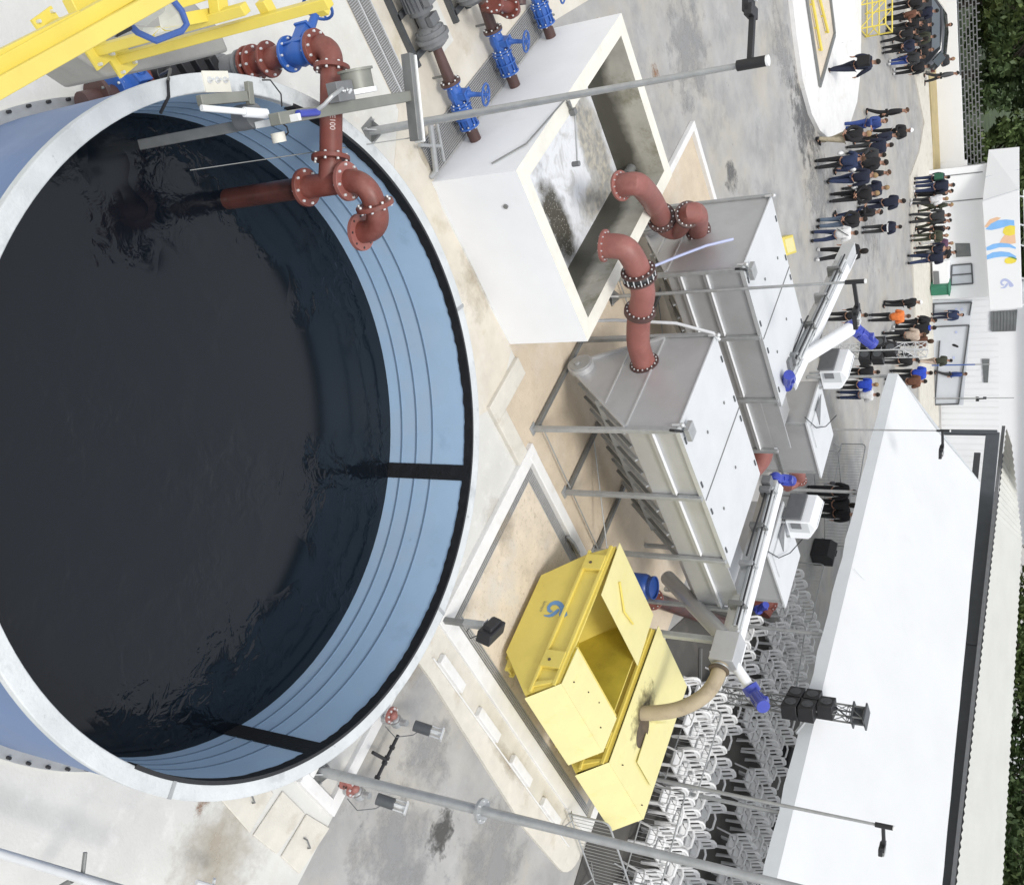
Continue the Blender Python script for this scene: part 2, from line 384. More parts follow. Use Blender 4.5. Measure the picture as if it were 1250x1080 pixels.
def decal(name, c, lo=.55, hi=1.0, nz=.5, sc=5., rough=.7, amt=.95):
    """an irregular stain lying on a surface: opaque in the middle, breaking up towards its edge"""
    m = bpy.data.materials.new(name); m.use_nodes = True; N = m.node_tree.nodes; L = m.node_tree.links; b = N['Principled BSDF']
    b.inputs['Base Color'].default_value = (*c, 1); b.inputs['Roughness'].default_value = rough
    tc = N.new('ShaderNodeTexCoord'); su = N.new('ShaderNodeVectorMath'); su.operation = 'SUBTRACT'; su.inputs[1].default_value = (.5, .5, .5); L.new(tc.outputs['Generated'], su.inputs[0])
    sc_ = N.new('ShaderNodeVectorMath'); sc_.operation = 'MULTIPLY'; sc_.inputs[1].default_value = (2, 2, 0); L.new(su.outputs[0], sc_.inputs[0])
    ln = N.new('ShaderNodeVectorMath'); ln.operation = 'LENGTH'; L.new(sc_.outputs[0], ln.inputs[0])
    no = N.new('ShaderNodeTexNoise'); no.inputs['Scale'].default_value = sc; no.inputs['Detail'].default_value = 8; no.inputs['Roughness'].default_value = .7; L.new(tc.outputs['Object'], no.inputs['Vector'])
    ad = N.new('ShaderNodeMath'); ad.operation = 'MULTIPLY_ADD'; ad.inputs[1].default_value = nz*4; L.new(no.outputs['Fac'], ad.inputs[0]); L.new(ln.outputs['Value'], ad.inputs[2])
    mr = N.new('ShaderNodeMapRange'); mr.inputs['From Min'].default_value = lo-.1+nz*2-nz*.6; mr.inputs['From Max'].default_value = hi+nz*2-nz*.6; mr.inputs['To Min'].default_value = amt; mr.inputs['To Max'].default_value = 0; L.new(ad.outputs[0], mr.inputs['Value'])
    rim_ = N.new('ShaderNodeMapRange'); rim_.inputs['From Min'].default_value = .85; rim_.inputs['From Max'].default_value = 1.0; rim_.inputs['To Min'].default_value = 1; rim_.inputs['To Max'].default_value = 0; L.new(ln.outputs['Value'], rim_.inputs['Value'])
    mu = N.new('ShaderNodeMath'); mu.operation = 'MULTIPLY'; L.new(mr.outputs[0], mu.inputs[0]); L.new(rim_.outputs[0], mu.inputs[1])
    L.new(mu.outputs[0], b.inputs['Alpha']); M[name] = m
decal('stain_dark', (.075, .073, .068)); decal('stain_wet', (.10, .10, .10), .5, 1.0, .6, 2.2, .45, .85); decal('stain_brown', (.38, .32, .23), .35, 1.1, .5, 2.0, .8, .55); decal('stain_soot', (.07, .05, .03), .35, 1.0, .4, 4, .85, .95); decal('stain_rust', (.28, .15, .08), .4, 1.0, .6, 7, .8, .7); decal('stain_grey', (.30, .30, .30), .5, 1.0, .6, 1.6, .8, .7)
defm('red_pipe_wet_shade', (.085, .03, .025), .3, var=.3, scale=3, dirt=[((.03, .018, .016), .85, 2.2, .45, .62)])  # sludge-wet red for the drop pipe; on the floor pipe it paints shade

def see_through(k, f):
    """thin white fabric: part of the light falling on it comes through"""
    m = M[k]; N = m.node_tree.nodes; L = m.node_tree.links; out = [n for n in N if n.type == 'OUTPUT_MATERIAL'][0]
    t = N.new('ShaderNodeBsdfTranslucent'); t.inputs['Color'].default_value = (.9, .92, .93, 1); x = N.new('ShaderNodeMixShader'); x.inputs[0].default_value = f
    L.new(N['Principled BSDF'].outputs[0], x.inputs[1]); L.new(t.outputs[0], x.inputs[2]); L.new(x.outputs[0], out.inputs['Surface'])
see_through('canopy', .26)

# ================================================================== the setting
b = B(); b.box((-160, -160, -.5), (160, 160, 0)); struct('ground', b, 'road')
# light concrete round the tank, up to the white kerbs
struct('apron', slab([(-30, -40), (.02, -40), (.02, -5.25), (.3, -4.4), (.3, -.9), (-1.0, -.9), (-1.3, .5), (-30, .5)], -.2, .010), 'apron')
struct('apron', slab([(-30, .5), (-5.2, .5), (-5.2, 5.75), (-4.6, 8.4), (-7, 10.5), (-30, 14)], -.2, .012), 'apron_beige')
ce = slab(wobble([(-6.6, .5), (-4.6, .5), (-1.5, .5), (-1.25, -.6), (-1.7, -1.8), (-3.2, -2.6)], .12, 4), -.1, .016); struct('pavement', ce, 'apron_beige')
# beige floor below the steel tanks, with its kerbs
struct('pavement', slab([(-1.02, -.55), (8.2, -.55), (8.2, 5.75), (-1.72, 5.75), (-1.72, .44), (-1.02, .44)], -.2, .02), 'sand_pad')
struct('pavement', slab(rect(.1, 8.2, 5.75, 10.75), -.2, .02), 'sand_pad')
b = B(); b.box((-1.42, -.92, 0), (-1.02, .42, .10)); b.box((-1.02, -.92, 0), (.2, -.55, .10)); struct('kerb', b, 'kerb_old', bevel=.015)
b = B(); b.box((.2, -.60, 0), (8.3, -.36, .13)); struct('kerb', b, 'kerb', bevel=.015)
b = B(); b.box((-.05, 6.0, 0), (.13, 10.9, .13)); b.box((.13, 10.72, 0), (8.2, 10.9, .13)); struct('kerb', b, 'kerb', bevel=.015)
b = B(); b.box((-4.3, 5.75, 0), (-.05, 7.9, .05)); struct('pavement', b, 'apron_beige', bevel=.02)
# skip bay with grating channel all round and white kerb outside
struct('pavement', slab(rect(.6, 7.3, -3.95, -.85), -.2, .03), 'pad')
b = B(); b.box((.06, -4.5, 0), (.34, -.34, .12)); b.box((.34, -4.5, 0), (7.75, -4.2, .12)); b.box((7.5, -4.2, 0), (7.75, -.62, .12))
struct('kerb', b, 'kerb', bevel=.012)
for lo, hi, ax in (((.34, -4.2), (.6, -.6), 1), ((.6, -4.2), (7.5, -3.95), 0), ((.6, -.85), (7.5, -.6), 0), ((7.3, -3.95), (7.5, -.85), 1)):
    g = thing('drain_grating', 'grey bar grating over the channel %s of the skip bay' % {(.34, -4.2): 'along the tank side', (.6, -4.2): 'along the stepped kerb side', (.6, -.85): 'along the steel tank side', (7.3, -3.95): 'along the seating side'}[lo], 'grating', (*lo, 0), 'channel gratings round the skip bay')
    b = B(); b.box((*lo, -.02), (*hi, .006)); b.build('channel', 'grate_pit', g)
    b = B(); n = 5
    for i in range(n+1):
        if ax: x = lo[0]+.015+(hi[0]-lo[0]-.03)*i/n; b.box((x-.013, lo[1], .006), (x+.013, hi[1], .032))
        else: y = lo[1]+.015+(hi[1]-lo[1]-.03)*i/n; b.box((lo[0], y-.013, .006), (hi[0], y+.013, .032))
    k = int((hi[ax]-lo[ax])/.5)
    for i in range(1, k):
        t = lo[ax]+(hi[ax]-lo[ax])*i/k
        b.box((lo[0], t-.006, .008), (hi[0], t+.006, .028)) if ax else b.box((t-.006, lo[1], .008), (t+.006, hi[1], .028))
    b.build('bar_grid', 'grate', g)
# stepped kerb on the road side of the bay
pts = [(.1, -5.25), (.1, -4.5), (7.75, -4.5), (7.75, -4.75)]+[(7.1+.65*math.cos(t), -4.85+.62*math.sin(t)) for t in [R(-10-16*i) for i in range(6)]]+[(5.2, -5.55), (.6, -5.25)]
struct('kerb', slab(pts, 0, .06), 'kerb_old')
b = B()
for i in range(4):
    x = .5+i*1.62; b.box((x, -4.98, .06), (x+.9, -4.80, .16))
b.box((.35, -5.0, .06), (7.1, -4.98, .10)); struct('kerb', b, 'kerb', bevel=.01)
# white kerb on the road edge of the apron + square concrete lids
b = B(); b.box((-.25, -8.0, 0), (-.05, -5.1, .1)); b.box((-1.05, -8.0, 0), (-.25, -7.82, .1)); b.box((-.95, -7.82, 0), (-.85, -7.1, .1)); struct('kerb', b, 'kerb', bevel=.012)
for i, (q, lab) in enumerate(((((270, 976), (305, 1016), (334, 968), (302, 930)), 'concrete chamber lid with a worn dark edge next to the tank rim'), (((309, 1019), (345, 965), (372, 992), (338, 1042)), 'middle concrete chamber lid between two others beside the tank'), (((343, 1045), (374, 993), (402, 1010), (365, 1066)), 'concrete chamber lid with an iron handle beside the white kerb corner'))):
    ps = [PT(x, y, .03) for x, y in q]; c = sum(ps, V())/4
    t = thing('chamber_lid', lab, 'lid', (c.x, c.y, 0), 'concrete chamber lids beside the tank')
    b = B(); b.prism([V((p.x, p.y, .012)) for p in ps], (0, 0, .025+.004*i)); b.build('cover', 'kerb_old', t, bevel=.012)
    if i != 1:
        b = B(); b.tube([c+V((-.09, .03, .03)), c+V((-.07, .025, .085)), c+V((.07, -.025, .085)), c+V((.09, -.03, .03))], .013, 6); b.build('handle', 'galv_dark', t)
# stains on the ground, each an irregular patch of its own
def patch(px, py, ra, rb, ang, m, z=.006):
    p = PT(px, py, z); c_, s_ = math.cos(R(ang)), math.sin(R(ang)); b = B()
    hx, hy = (abs(c_)*ra+abs(s_)*rb)*.85, (abs(s_)*ra+abs(c_)*rb)*.85; b.poly([(p.x+u*hx, p.y+v_*hy, z) for u, v_ in ((-1, -1), (1, -1), (1, 1), (-1, 1))]); struct('ground_stain', b, m, smooth=False)
patch(540, 1016, .42, .62, 20, 'stain_dark'); patch(983, 140, 1.5, 3.0, 60, 'stain_wet'); patch(893, 215, .9, .35, 40, 'stain_wet', .0065); patch(955, 60, 2.2, 1.0, 20, 'stain_grey', .005)
patch(840, 60, 2.6, 1.0, 50, 'stain_grey', .005); patch(800, 90, .5, .4, 0, 'stain_rust'); patch(480, 1040, 2.0, .9, 30, 'stain_grey', .005); patch(600, 1060, 2.4, 1.1, 60, 'stain_grey', .0055); patch(520, 925, 1.2, .8, 70, 'stain_grey', .005)
patch(268, 1045, .75, 1.1, 40, 'stain_brown', .0135); patch(245, 985, .18, .25, 0, 'stain_rust', .0135);
patch(510, 800, .5, 1.0, 0, 'stain_brown', .0135); patch(1060, 260, 4, 1.6, 30, 'stain_grey', .005); patch(1000, 230, 3, 1.2, 50, 'stain_grey', .0052); patch(930, 330, 2, .9, 45, 'stain_brown', .005)
patch(590, 330, .5, 1.3, 40, 'stain_brown', .0175); patch(520, 190, .5, .5, 0, 'stain_brown', .0145); patch(610, 640, .9, .7, 0, 'stain_brown', .033); patch(640, 900, .3, 1.2, 90, 'stain_grey', .033)
patch(620, 930, 1.6, .25, 0, 'stain_brown', .063)
# far island with the yellow rails
isl = [PT(*q) for q in [(958, -60), (962, 0), (968, 50), (975, 100), (986, 140), (996, 160), (1005, 168), (1020, 166), (1034, 150), (1042, 125), (1046, 90), (1047, 40), (1047, -60)]]
struct('pavement', slab(isl, -.1, .14), 'kerb')
pit = [PT(*q, .15) for q in [(978, -40), (1008, -40), (1018, 42), (1000, 105)]]
b = B(); b.poly(pit); struct('pavement', b, 'pad')
b = B()
for i in range(4): b.beam(pit[i]+V((0, 0, .03)), pit[(i+1) % 4]+V((0, 0, .03)), .16, .06)
struct('kerb', b, 'galv_dark')
b = B(); b.box((8.8, 29.5, .0), (9.6, 33, .0)); 
b = B(); pw = [PT(*q, .15) for q in [(1021, 0), (1040, 0), (1040, 48), (1027, 52)]]; b.prism([V((p.x, p.y, .14)) for p in pw], (0, 0, .10)); struct('pavement', b, 'building_white')
for q0, q1, lab in (((988, -20), (1003, 62), 'yellow pipe rail lying along the left side of the white island pit'), ((996, -20), (1011, 40), 'yellow pipe rail lying along the right side of the white island pit')):
    p, q = PT(*q0, .25), PT(*q1, .25); t = thing('pipe_rail', lab, 'rail', (p.x, p.y, .14), 'yellow rails in the island pit')
    b = B(); b.tube([p, q], .05, 8); b.build('rail', 'yellow_rail', t)
    b = B(); [b.cyl(p.lerp(q, f)-V((0, 0, .11)), p.lerp(q, f), .035, 8) for f in (.3, .65, .98)]; b.build('post', 'yellow_rail', t)

# ================================================================== round tank
TC = V((-6.14, -6.28, 0))
tank = thing('round_tank', 'large round open tank with blue walls and a white rim full of dark liquid', 'tank', TC)
b = B(); b.ring(TC, 3.60, 3.72, 0, 2.0, 128); b.build('wall', 'tank_blue_out', tank)
b = B(); b.ring(TC, 3.575, 3.76, 2.0, 2.11, 160); b.build('rim', 'tank_rim', tank, bevel=.012)
ln = B(); ln.ring(TC, 3.575, 3.599, .3, 2.0, 128); ln = ln.build('liner', 'tank_blue', tank)
for z in (.90, 1.16, 1.44):
    b = B(); b.ring(TC, 3.566, 3.578, z-.012, z+.012, 128); b.build('hoop', 'hoop_line', ln)
b = B(); n = 200; vs = []
for i in range(n+1):
    t = R(-78)+R(212)*i/n; j = random.uniform(-.012, .012)
    vs += [(TC.x+r*math.cos(t), TC.y+r*math.sin(t), z) for r, z in ((3.555, 1.99+j), (3.60, 1.99+j), (3.60, 2.115), (3.555, 2.125))]
b._add(vs, [(i*4+e, i*4+(e+1) % 4, i*4+4+(e+1) % 4, i*4+4+e) for i in range(n) for e in range(4)]+[(3, 2, 1, 0), (n*4, n*4+1, n*4+2, n*4+3)])
b.build('rubber_seal', 'black_seal', tank)
for px, py, hw in ((520, 575, .030), (335, 897, .036)):
    p = PT(px, py, 1.4); t = math.atan2(p.y-TC.y, p.x-TC.x)
    b = B(); b.ring(TC, 3.556, 3.577, .4, 2.02, 8, t-hw, t+hw); b.build('joint_strip', 'black_seal', tank)
for z, k, r0, w_ in ((.0, 96, 3.72, .12),):
    fl = B(); fl.ring(TC, r0, r0+w_, z+.014, z+.06, 128); fl = fl.build('base_flange', 'galv', tank)
    b = B()
    for i in range(k):
        t = 2*math.pi*i/k; p = TC+V((math.cos(t)*(r0+w_*.75), math.sin(t)*(r0+w_*.75), z+.06)); b.cyl(p-V((0, 0, .03)), p+V((0, 0, .05)), .02, 6)
    b.build('bolt', 'black_plastic', fl)['kind'] = 'stuff'
# small steel joint plates on the rim
for px, py in ((212, 957), (556, 765), (562, 375)):
    p = PT(px, py, 2.11); t = math.atan2(p.y-TC.y, p.x-TC.x); d = V((math.cos(t), math.sin(t), 0)); s_ = V((-d.y, d.x, 0))
    b = B(); b.obox(TC+d*3.68+V((0, 0, 2.114)), d*.085, s_*.022, (0, 0, .006)); b.build('joint_plate', 'galv', tank)
p = PT(264, 101, 2.11); t = math.atan2(p.y-TC.y, p.x-TC.x); d = V((math.cos(t), math.sin(t), 0)); s_ = V((-d.y, d.x, 0))
ap = B(); ap.obox(TC+d*3.667+V((0, 0, 2.118)), d*.1, s_*.17, (0, 0, .008)); ap = ap.build('anchor_plate', 'rim_cream', tank)
for k in (-1, 0, 1):
    b = B(); q = TC+d*3.68+s_*k*.105+V((0, 0, 2.126)); b.cyl(q, q+V((0, 0, .012)), .032, 12).cyl(q, q+V((0, 0, .06)), .014, 8); b.build('bolt', 'galv_bright', ap)
b = B(); n = 96; b.poly([(TC.x+3.574*math.cos(2*math.pi*i/n), TC.y+3.574*math.sin(2*math.pi*i/n), .692) for i in range(n)]); struct('water', b, 'sludge', smooth=False)

# ================================================================== white basin
bas = thing('concrete_basin', 'white painted open concrete basin holding foaming grey water', 'basin', (-3.45, 3.05, 0))
A0, A1, B0, B1, ZT, WT = -5.17, -1.70, .46, 5.62, 1.62, .29
b = B()
o = [(A0, B0), (A1, B0), (A1, B1), (A0, B1)]; q = [(A0+WT, B0+WT), (A1-WT, B0+WT), (A1-WT, B1-WT), (A0+WT, B1-WT)]
vs = [(x, y, 0) for x, y in o]+[(x, y, ZT) for x, y in o]+[(x, y, ZT) for x, y in q]+[(x, y, .2) for x, y in q]
b._add(vs, [(i, (i+1) % 4, 4+(i+1) % 4, 4+i) for i in range(4)])
b.m(2)._add(vs, [(8+i, 8+(i+1) % 4, 12+(i+1) % 4, 12+i) for i in range(4)]); b._add(vs, [(12, 13, 14, 15)])
b.m(1)._add(vs, [(4+i, 4+(i+1) % 4, 8+(i+1) % 4, 8+i) for i in range(4)])
b.build('wall', ['white_wall', 'rim_cream', 'basin_inside'], bas, smooth=False)
b = B(); b.box((A0+.9, B0+.3, 1.0), (A0+.9, B0+.3, 1.0))
b = B(); nx = 60
b.poly([(A0+WT, B0+WT, .62), (A1-WT, B0+WT, .62), (A1-WT, B1-WT, .62), (A0+WT, B1-WT, .62)]); struct('water', b, 'foam', smooth=False)
b = B(); p = PA(A0-.002, 585, 208); b.cyl((A0+.6, B0-.03, 1.18), (A0+.6, B0+.02, 1.18), .04, 12); b.build('overflow_spout', 'galv_dark', bas)
b = B(); b.tube([(A1-.45, B1-WT+.02, .95), (A1-.45, B1-WT-.25, .93)], .10, 16, cap=False); b.tube([(A1-.45, B1-WT+.02, .95), (A1-.45, B1-WT-.24, .93)], .088, 16); b.build('pipe_stub', 'galv_dark', bas)
# level probe on the rim
pr = thing('level_probe', 'slim steel level probe bracket hanging over the basin water', 'probe', (-4.9, 2.6, 1.62))
b = B(); b.beam((-5.1, 2.62, 1.66), (-4.86, 2.62, 1.66), .05, .05); b.obox((-4.9, 2.62, 1.68), (.05, 0, 0), (0, .05, 0), (0, 0, .05)); b.build('bracket', 'galv_dark', pr)
b = B(); b.tube([(-4.86, 2.62, 1.70), (-4.25, 2.05, 1.74)], .016, 8); b.build('arm', 'galv', pr)
b = B(); b.cyl((-4.25, 2.05, 1.65), (-4.25, 2.05, 1.78), .045, 12); b.build('sensor', 'mid_grey', pr)
b = B(); b.tube([(-5.19, .75, 1.05), (-5.2, 1.2, 1.5), (-5.18, 2.55, 1.67), (-4.9, 2.62, 1.7)], .014, 6); b.build('conduit', 'galv_dark', pr)

# ================================================================== gate valves, flanges
def valve(c, ax, up, r, parent, wheel=True, name='gate_valve', mt='blue_valve', L_=.34, h=.55):
    c, ax, up = V(c), V(ax).normalized(), V(up).normalized(); s_ = ax.cross(up)
    b = B(); b.flange(c-ax*L_/2, ax, r*1.6, .04, 8, bm=1); b.flange(c+ax*L_/2, ax, r*1.6, .04, 8, bm=1)
    b.tube([c-ax*L_/2, c-ax*L_*.3, c, c+ax*L_*.3, c+ax*L_/2], [r*1.1, r*1.15, r*1.35, r*1.15, r*1.1], 16)
    b.obox(c+up*r*1.2, ax*r*.55, s_*r*1.15, up*r*.9); b.obox(c+up*r*2.15, ax*r*.75, s_*r*1.3, up*r*.12)
    b.tube([c+up*r*2.2, c+up*r*2.9, c+up*(r*2.2+h*.6)], [r*.7, r*.42, r*.34], 10)
    for k in (-1, 1): b.obox(c+s_*r*1.25*k, ax*L_*.42, s_*r*.1, up*r*.12)
    vo = b.build(name, [mt, 'galv_bright'], parent, bevel=.006)
    if wheel:
        t = c+up*(r*2.2+h*.6)
        b = B(); b.torus(t+up*.05, up, .17, .018, 24, 8); b.cyl(t-up*.02, t+up*.09, .028, 10)
        u_, w_ = perp(up)
        for i in range(4):
            f = math.pi/2*i; b.cyl(t+up*.05, t+up*.05+(u_*math.cos(f)+w_*math.sin(f))*.17, .012, 6)
        b.build('handwheel', mt, vo)
    return vo
def fl(parent, c, ax, r, name='flange', mts=('red_pipe', 'galv_bright'), nb=8, t=.05):
    b = B(); b.flange(c, ax, r, t, nb, .017, 1); return b.build(name, mts, parent, bevel=.004)

# ---- inlet pipe that climbs over the tank rim
ip = thing('inlet_pipe', 'thick red flanged pipe with a blue valve climbing over the tank rim', 'pipe', (-8.87, -2.9, 0))
X, Y = -8.87, -2.9; r = .125
dh = V((1.08, -1.07, 0)).normalized(); T = V((-7.79, -3.97, 2.27))
b = B(); b.tube([(X, Y, .12), (X, Y, .95)], r*1.02, 18); b.build('riser', 'dark_pipe', ip)
b = B(); b.tube([(X, Y, .58), (X, Y, .98)], r*1.25, 20); b.tube([(X, Y, .60), (X, Y, .64)], r*1.5, 20); b.tube([(X, Y, .92), (X, Y, .96)], r*1.5, 20)
fm = b.build('flow_meter', 'mid_grey', ip)
b = B(); q = V((X, Y, .8)); u = V((.25, .95, 0)); b.cyl(q, q+u*.32, .035, 8); b.cyl(q+u*.26, q+u*.44, .085, 16); b.m(1).cyl(q+u*.44, q+u*.462, .08, 16); b.build('meter_head', ['galv', 'net_blue'], fm)
b = B(); b.tube([(X, Y, 1.0), (X, Y, 1.66)], r, 18); b.build('pipe', 'red_pipe', ip)
for z in (1.04, 1.13, 1.36): fl(ip, (X, Y, z), (0, 0, 1), r*1.65, t=.035)
valve((X, Y, 1.86), (0, 0, 1), (-.35, .93, 0), r, ip, L_=.36, h=.5)
fl(ip, (X, Y, 2.075), (0, 0, 1), r*1.65, nb=10)
c0 = V((X, Y, 2.30))
b = B(); b.tube([V((X, Y, 2.06))]+arc(c0, (0, 0, 1), dh, .19, 12)+[c0+dh*.24], r, 22); b.build('elbow', 'red_pipe', ip)
fl(ip, c0+dh*.26, dh, r*1.6, nb=8)
b = B(); b.tube([c0+dh*.25, V((T.x, T.y, 2.29))-dh*.22], r, 20); b.build('pipe', 'red_pipe', ip)
fl(ip, V((T.x, T.y, 2.29))-dh*.28, dh, r*1.7, nb=8)
te = B(); te.tube([V((T.x, T.y, 2.29))-dh*.3, T], r, 18); te.tube([T-V((0, 0, .36)), T+V((0, 0, .28))], r*1.02, 20); te.build('tee', 'red_pipe', ip)
fl(ip, T-V((0, 0, .34)), (0, 0, 1), r*1.7, nb=8); fl(ip, T+V((0, 0, .26)), (0, 0, 1), r*1.7, nb=8, mts=('red_pipe_faded', 'galv_bright'))
b = B(); b.tube([T-V((0, 0, .36)), (T.x, T.y, .3)], r*.98, 20); b.build('drop_pipe', 'red_pipe_wet_shade', ip)
d2 = V((.97, -.25, 0)).normalized(); c1 = T+V((0, 0, .52))
b = B(); b.tube([T+V((0, 0, .26))]+arc(c1, (0, 0, 1), d2, .23, 12)+[c1+d2*.28], r, 22); b.build('elbow', 'red_pipe', ip)
fl(ip, c1+d2*.30, d2, r*1.7, nb=8)
c2 = c1+d2*.58
b = B(); b.tube([c1+d2*.3]+arc(c2, d2, (0, 0, -1), .23, 12)+[c2-V((0, 0, .30))], r, 22); b.build('elbow', 'red_pipe', ip)
b = B(); b.ring((c2.x, c2.y), r*.86, r*1.65, c2.z-.335, c2.z-.29, 32)
b.m(1)
for i in range(8):
    f = 2*math.pi*i/8+.2; b.cyl((c2.x+math.cos(f)*r*1.38, c2.y+math.sin(f)*r*1.38, c2.z-.338), (c2.x+math.cos(f)*r*1.38, c2.y+math.sin(f)*r*1.38, c2.z-.287), .014, 8)
b.build('flange', ['red_pipe_faded', 'black_plastic'], ip)
# chalk writing on the horizontal pipe
nrm = (V((0, 0, 1))*.75-V((.7, .7, 0)).normalized()*.65).normalized()
def text(s, loc, xdir, zdir, size, m, parent, name='lettering', ext=.002):
    cu = bpy.data.curves.new(name, 'FONT'); cu.body = s; cu.size = size; cu.extrude = ext; cu.align_x = 'CENTER'; cu.align_y = 'CENTER'
    o = bpy.data.objects.new(name, cu); col.objects.link(o)
    xd, zd = V(xdir).normalized(), V(zdir).normalized(); yd = zd.cross(xd)
    mm = Matrix((xd, yd, zd)).transposed().to_4x4(); mm.translation = V(loc)
    o.matrix_world = mm
    bpy.context.view_layer.update()
    me = bpy.data.meshes.new_from_object(o.evaluated_get(bpy.context.evaluated_depsgraph_get()))
    bpy.data.objects.remove(o); me.transform(mm)
    root = parent
    while root.parent: root = root.parent
    me.transform(Matrix.Translation(-V(root.location))); me.materials.clear(); me.materials.append(M[m])
    for p_ in me.polygons: p_.material_index = 0
    o = bpy.data.objects.new(name, me); col.objects.link(o); o.parent = parent
    return o
pc = V((T.x, T.y, 2.29))-dh*.66
text('LE100', pc+nrm*(r+.001), dh, nrm, .085, 'chalk', ip)

# ---- dark low pipeline beyond the tank, with its valve and pumps
lp = thing('low_pipeline', 'dark brown pipeline with a blue valve lying low behind the tank rim', 'pipeline', (-9.3, -3.9, 0))
d = (PT(110, 123, .35)-V((X, Y, .35))).normalized()
p0 = V((X, Y, .35)); e = PT(100, 126, .3)
b = B(); b.tube([V((X, Y, .12)), p0, p0+d*.25, e], [.13, .14, .12, .12], 16); b.build('pipe', 'dark_pipe', lp)
vc = PT(152, 108, .32); valve(vc, d, (-.4, .5, .75), .12, lp, wheel=False, L_=.3, h=.25)
fl(lp, PT(120, 117, .32), d, .2, mts=('dark_pipe', 'galv_dark')); fl(lp, PT(172, 100, .32), d, .2, mts=('red_pipe', 'galv_dark'))
for q in ((190, 92), (205, 84), (222, 80), (240, 80)):
    c = PT(*q, .45); b = B(); b.cyl(c-V((0, 0, .3)), c+V((0, 0, .16)), .11, 14); b.cyl(c, c+V((-.1, .2, .05)), .07, 10); b.obox(c+V((.05, .05, .2)), (.09, 0, 0), (0, .06, 0), (0, 0, .05)); b.build('pump', 'black_plastic', lp, bevel=.008)
b = B(); q = PT(205, 100, 2.13); pts = [PT(196, 92, 1.0), PT(208, 85, 1.8), PT(205, 100, 2.2), PT(206, 118, 2.14), PT(196, 138, 1.95)]; b.tube(pts, .016, 8); b.build('cable', 'black_plastic', lp)

# ================================================================== davit and mixer mast on the rim
dv = thing('mixer_davit', 'olive grey steel davit with winch drum reaching over the tank rim', 'davit', (-8.0, -2.5, 0))
p, q = PT(498, 118, 2.55), PT(335, 146, 2.62)
b = B(); b.beam(p, q, .12, .14); b.build('beam', 'olive_steel', dv, bevel=.01)
k0, k1 = PT(497, 66, 2.6), PT(508, 172, 2.6)
b = B(); b.beam(k0, k1, .08, .13); b.m(1).beam(k0+V((.05, .045, .01)), k1+V((.05, .045, .01)), .03, .14); b.build('cross_bar', ['galv_dark', 'led'], dv, bevel=.006)
b = B(); b.cyl(p+V((0, 0, -.1)), V((p.x, p.y, .0)), .05, 12); b.obox(V((p.x, p.y, .03)), (.15, 0, 0), (0, .15, 0), (0, 0, .02)); b.build('post', 'galv', dv)
c = PT(437, 103, 2.78); ax = (q-p).normalized(); sd_ = ax.cross(V((0, 0, 1)))
b = B(); b.cyl(c-sd_*.05, c+sd_*.13, .165, 28); b.cyl(c+sd_*.13, c+sd_*.155, .19, 28); b.m(1).cyl(c-sd_*.10, c-sd_*.05, .19, 28); b.build('winch_drum', ['olive_steel', 'led'], dv)
c = PT(416, 112, 2.78); b = B(); b.obox(c, ax*.14, sd_*.1, (0, 0, .07)); b.m(1)
for i in range(6): b.cyl(c+ax*random.uniform(-.1, .1)+sd_*random.uniform(-.08, .08), c+ax*random.uniform(-.1, .1)+V((0, 0, .1)), .014, 6)
b.build('gearbox', ['mid_grey', 'galv_bright'], dv, bevel=.01)
b = B(); pts = [PT(418, 108, 2.85), PT(405, 118, 2.86), PT(396, 128, 2.8), PT(388, 134, 2.72)]; b.tube(pts, .022, 8); hd = b.build('crank', 'galv', dv)
b = B(); b.cyl(PT(388, 137, 2.70), PT(364, 139, 2.72), .038, 10); b.build('grip', 'motor_blue', hd)
c = PT(339, 148, 2.5); b = B(); b.obox(c, ax*.02, sd_*.035, (0, 0, .30)); b.obox(c+V((0, 0, -.05))-ax*.12, ax*.09, sd_*.012, (0, 0, .05)); b.build('head_plate', 'led', dv, bevel=.006)
c = PT(340, 168, 2.2); b = B(); b.cyl(c-sd_*.05, c+sd_*.05, .075, 18); b.build('pulley', 'rim_cream', dv)
b = B(); b.cyl(PT(246, 132, 2.3), PT(325, 139, 2.42), .032, 10); b.m(1).cyl(PT(298, 137, 2.38), PT(325, 139, 2.42), .05, 12); b.build('actuator', ['led', 'rail_white'], dv)
b = B(); b.beam(PT(243, 123, 2.22), PT(300, 118, 2.28), .10, .08); b.beam(PT(303, 100, 2.3), PT(306, 128, 2.3), .07, .06); b.build('mount', 'olive_steel', dv, bevel=.006)
b = B(); pts = [PT(338, 146, 2.5), PT(350, 155, 2.4), PT(352, 162, 2.3), PT(346, 168, 2.2)]; b.tube(pts, .008, 6); pts = [PT(320, 98, 2.2), PT(330, 98, 2.3), PT(343, 115, 2.4), PT(344, 130, 2.5)]; b.tube(pts, .008, 6); b.build('cable', 'black_plastic', dv)
mm_ = thing('mixer_mast', 'long grey square mast sloping from the davit down into the dark water', 'mast', (-8.9, -4.7, .69))
p, q = PT(312, 150, 2.0), PT(165, 178, .60)
b = B(); b.beam(p, q, .11, .11); b.build('tube', 'galv_dark', mm_, bevel=.008)
b = B(); b.beam(p+V((0, 0, -.09)), q+V((0, 0, -.09)), .03, .03); b.build('rail', 'galv', mm_)
c = PT(306, 142, 2.1); b = B(); b.cyl(c-V((0, 0, .15)), c+V((0, 0, .06)), .13, 18); b.build('collar', 'mid_grey', mm_)
wr = thing('guy_wire', 'thin dark wire stretched from the davit bar across the tank', 'wire', PT(232, 208, .72)); b = B(); b.tube([PT(505, 168, 2.5), PT(232, 208, .72)], .006, 6); b.build('wire', 'galv_dark', wr)

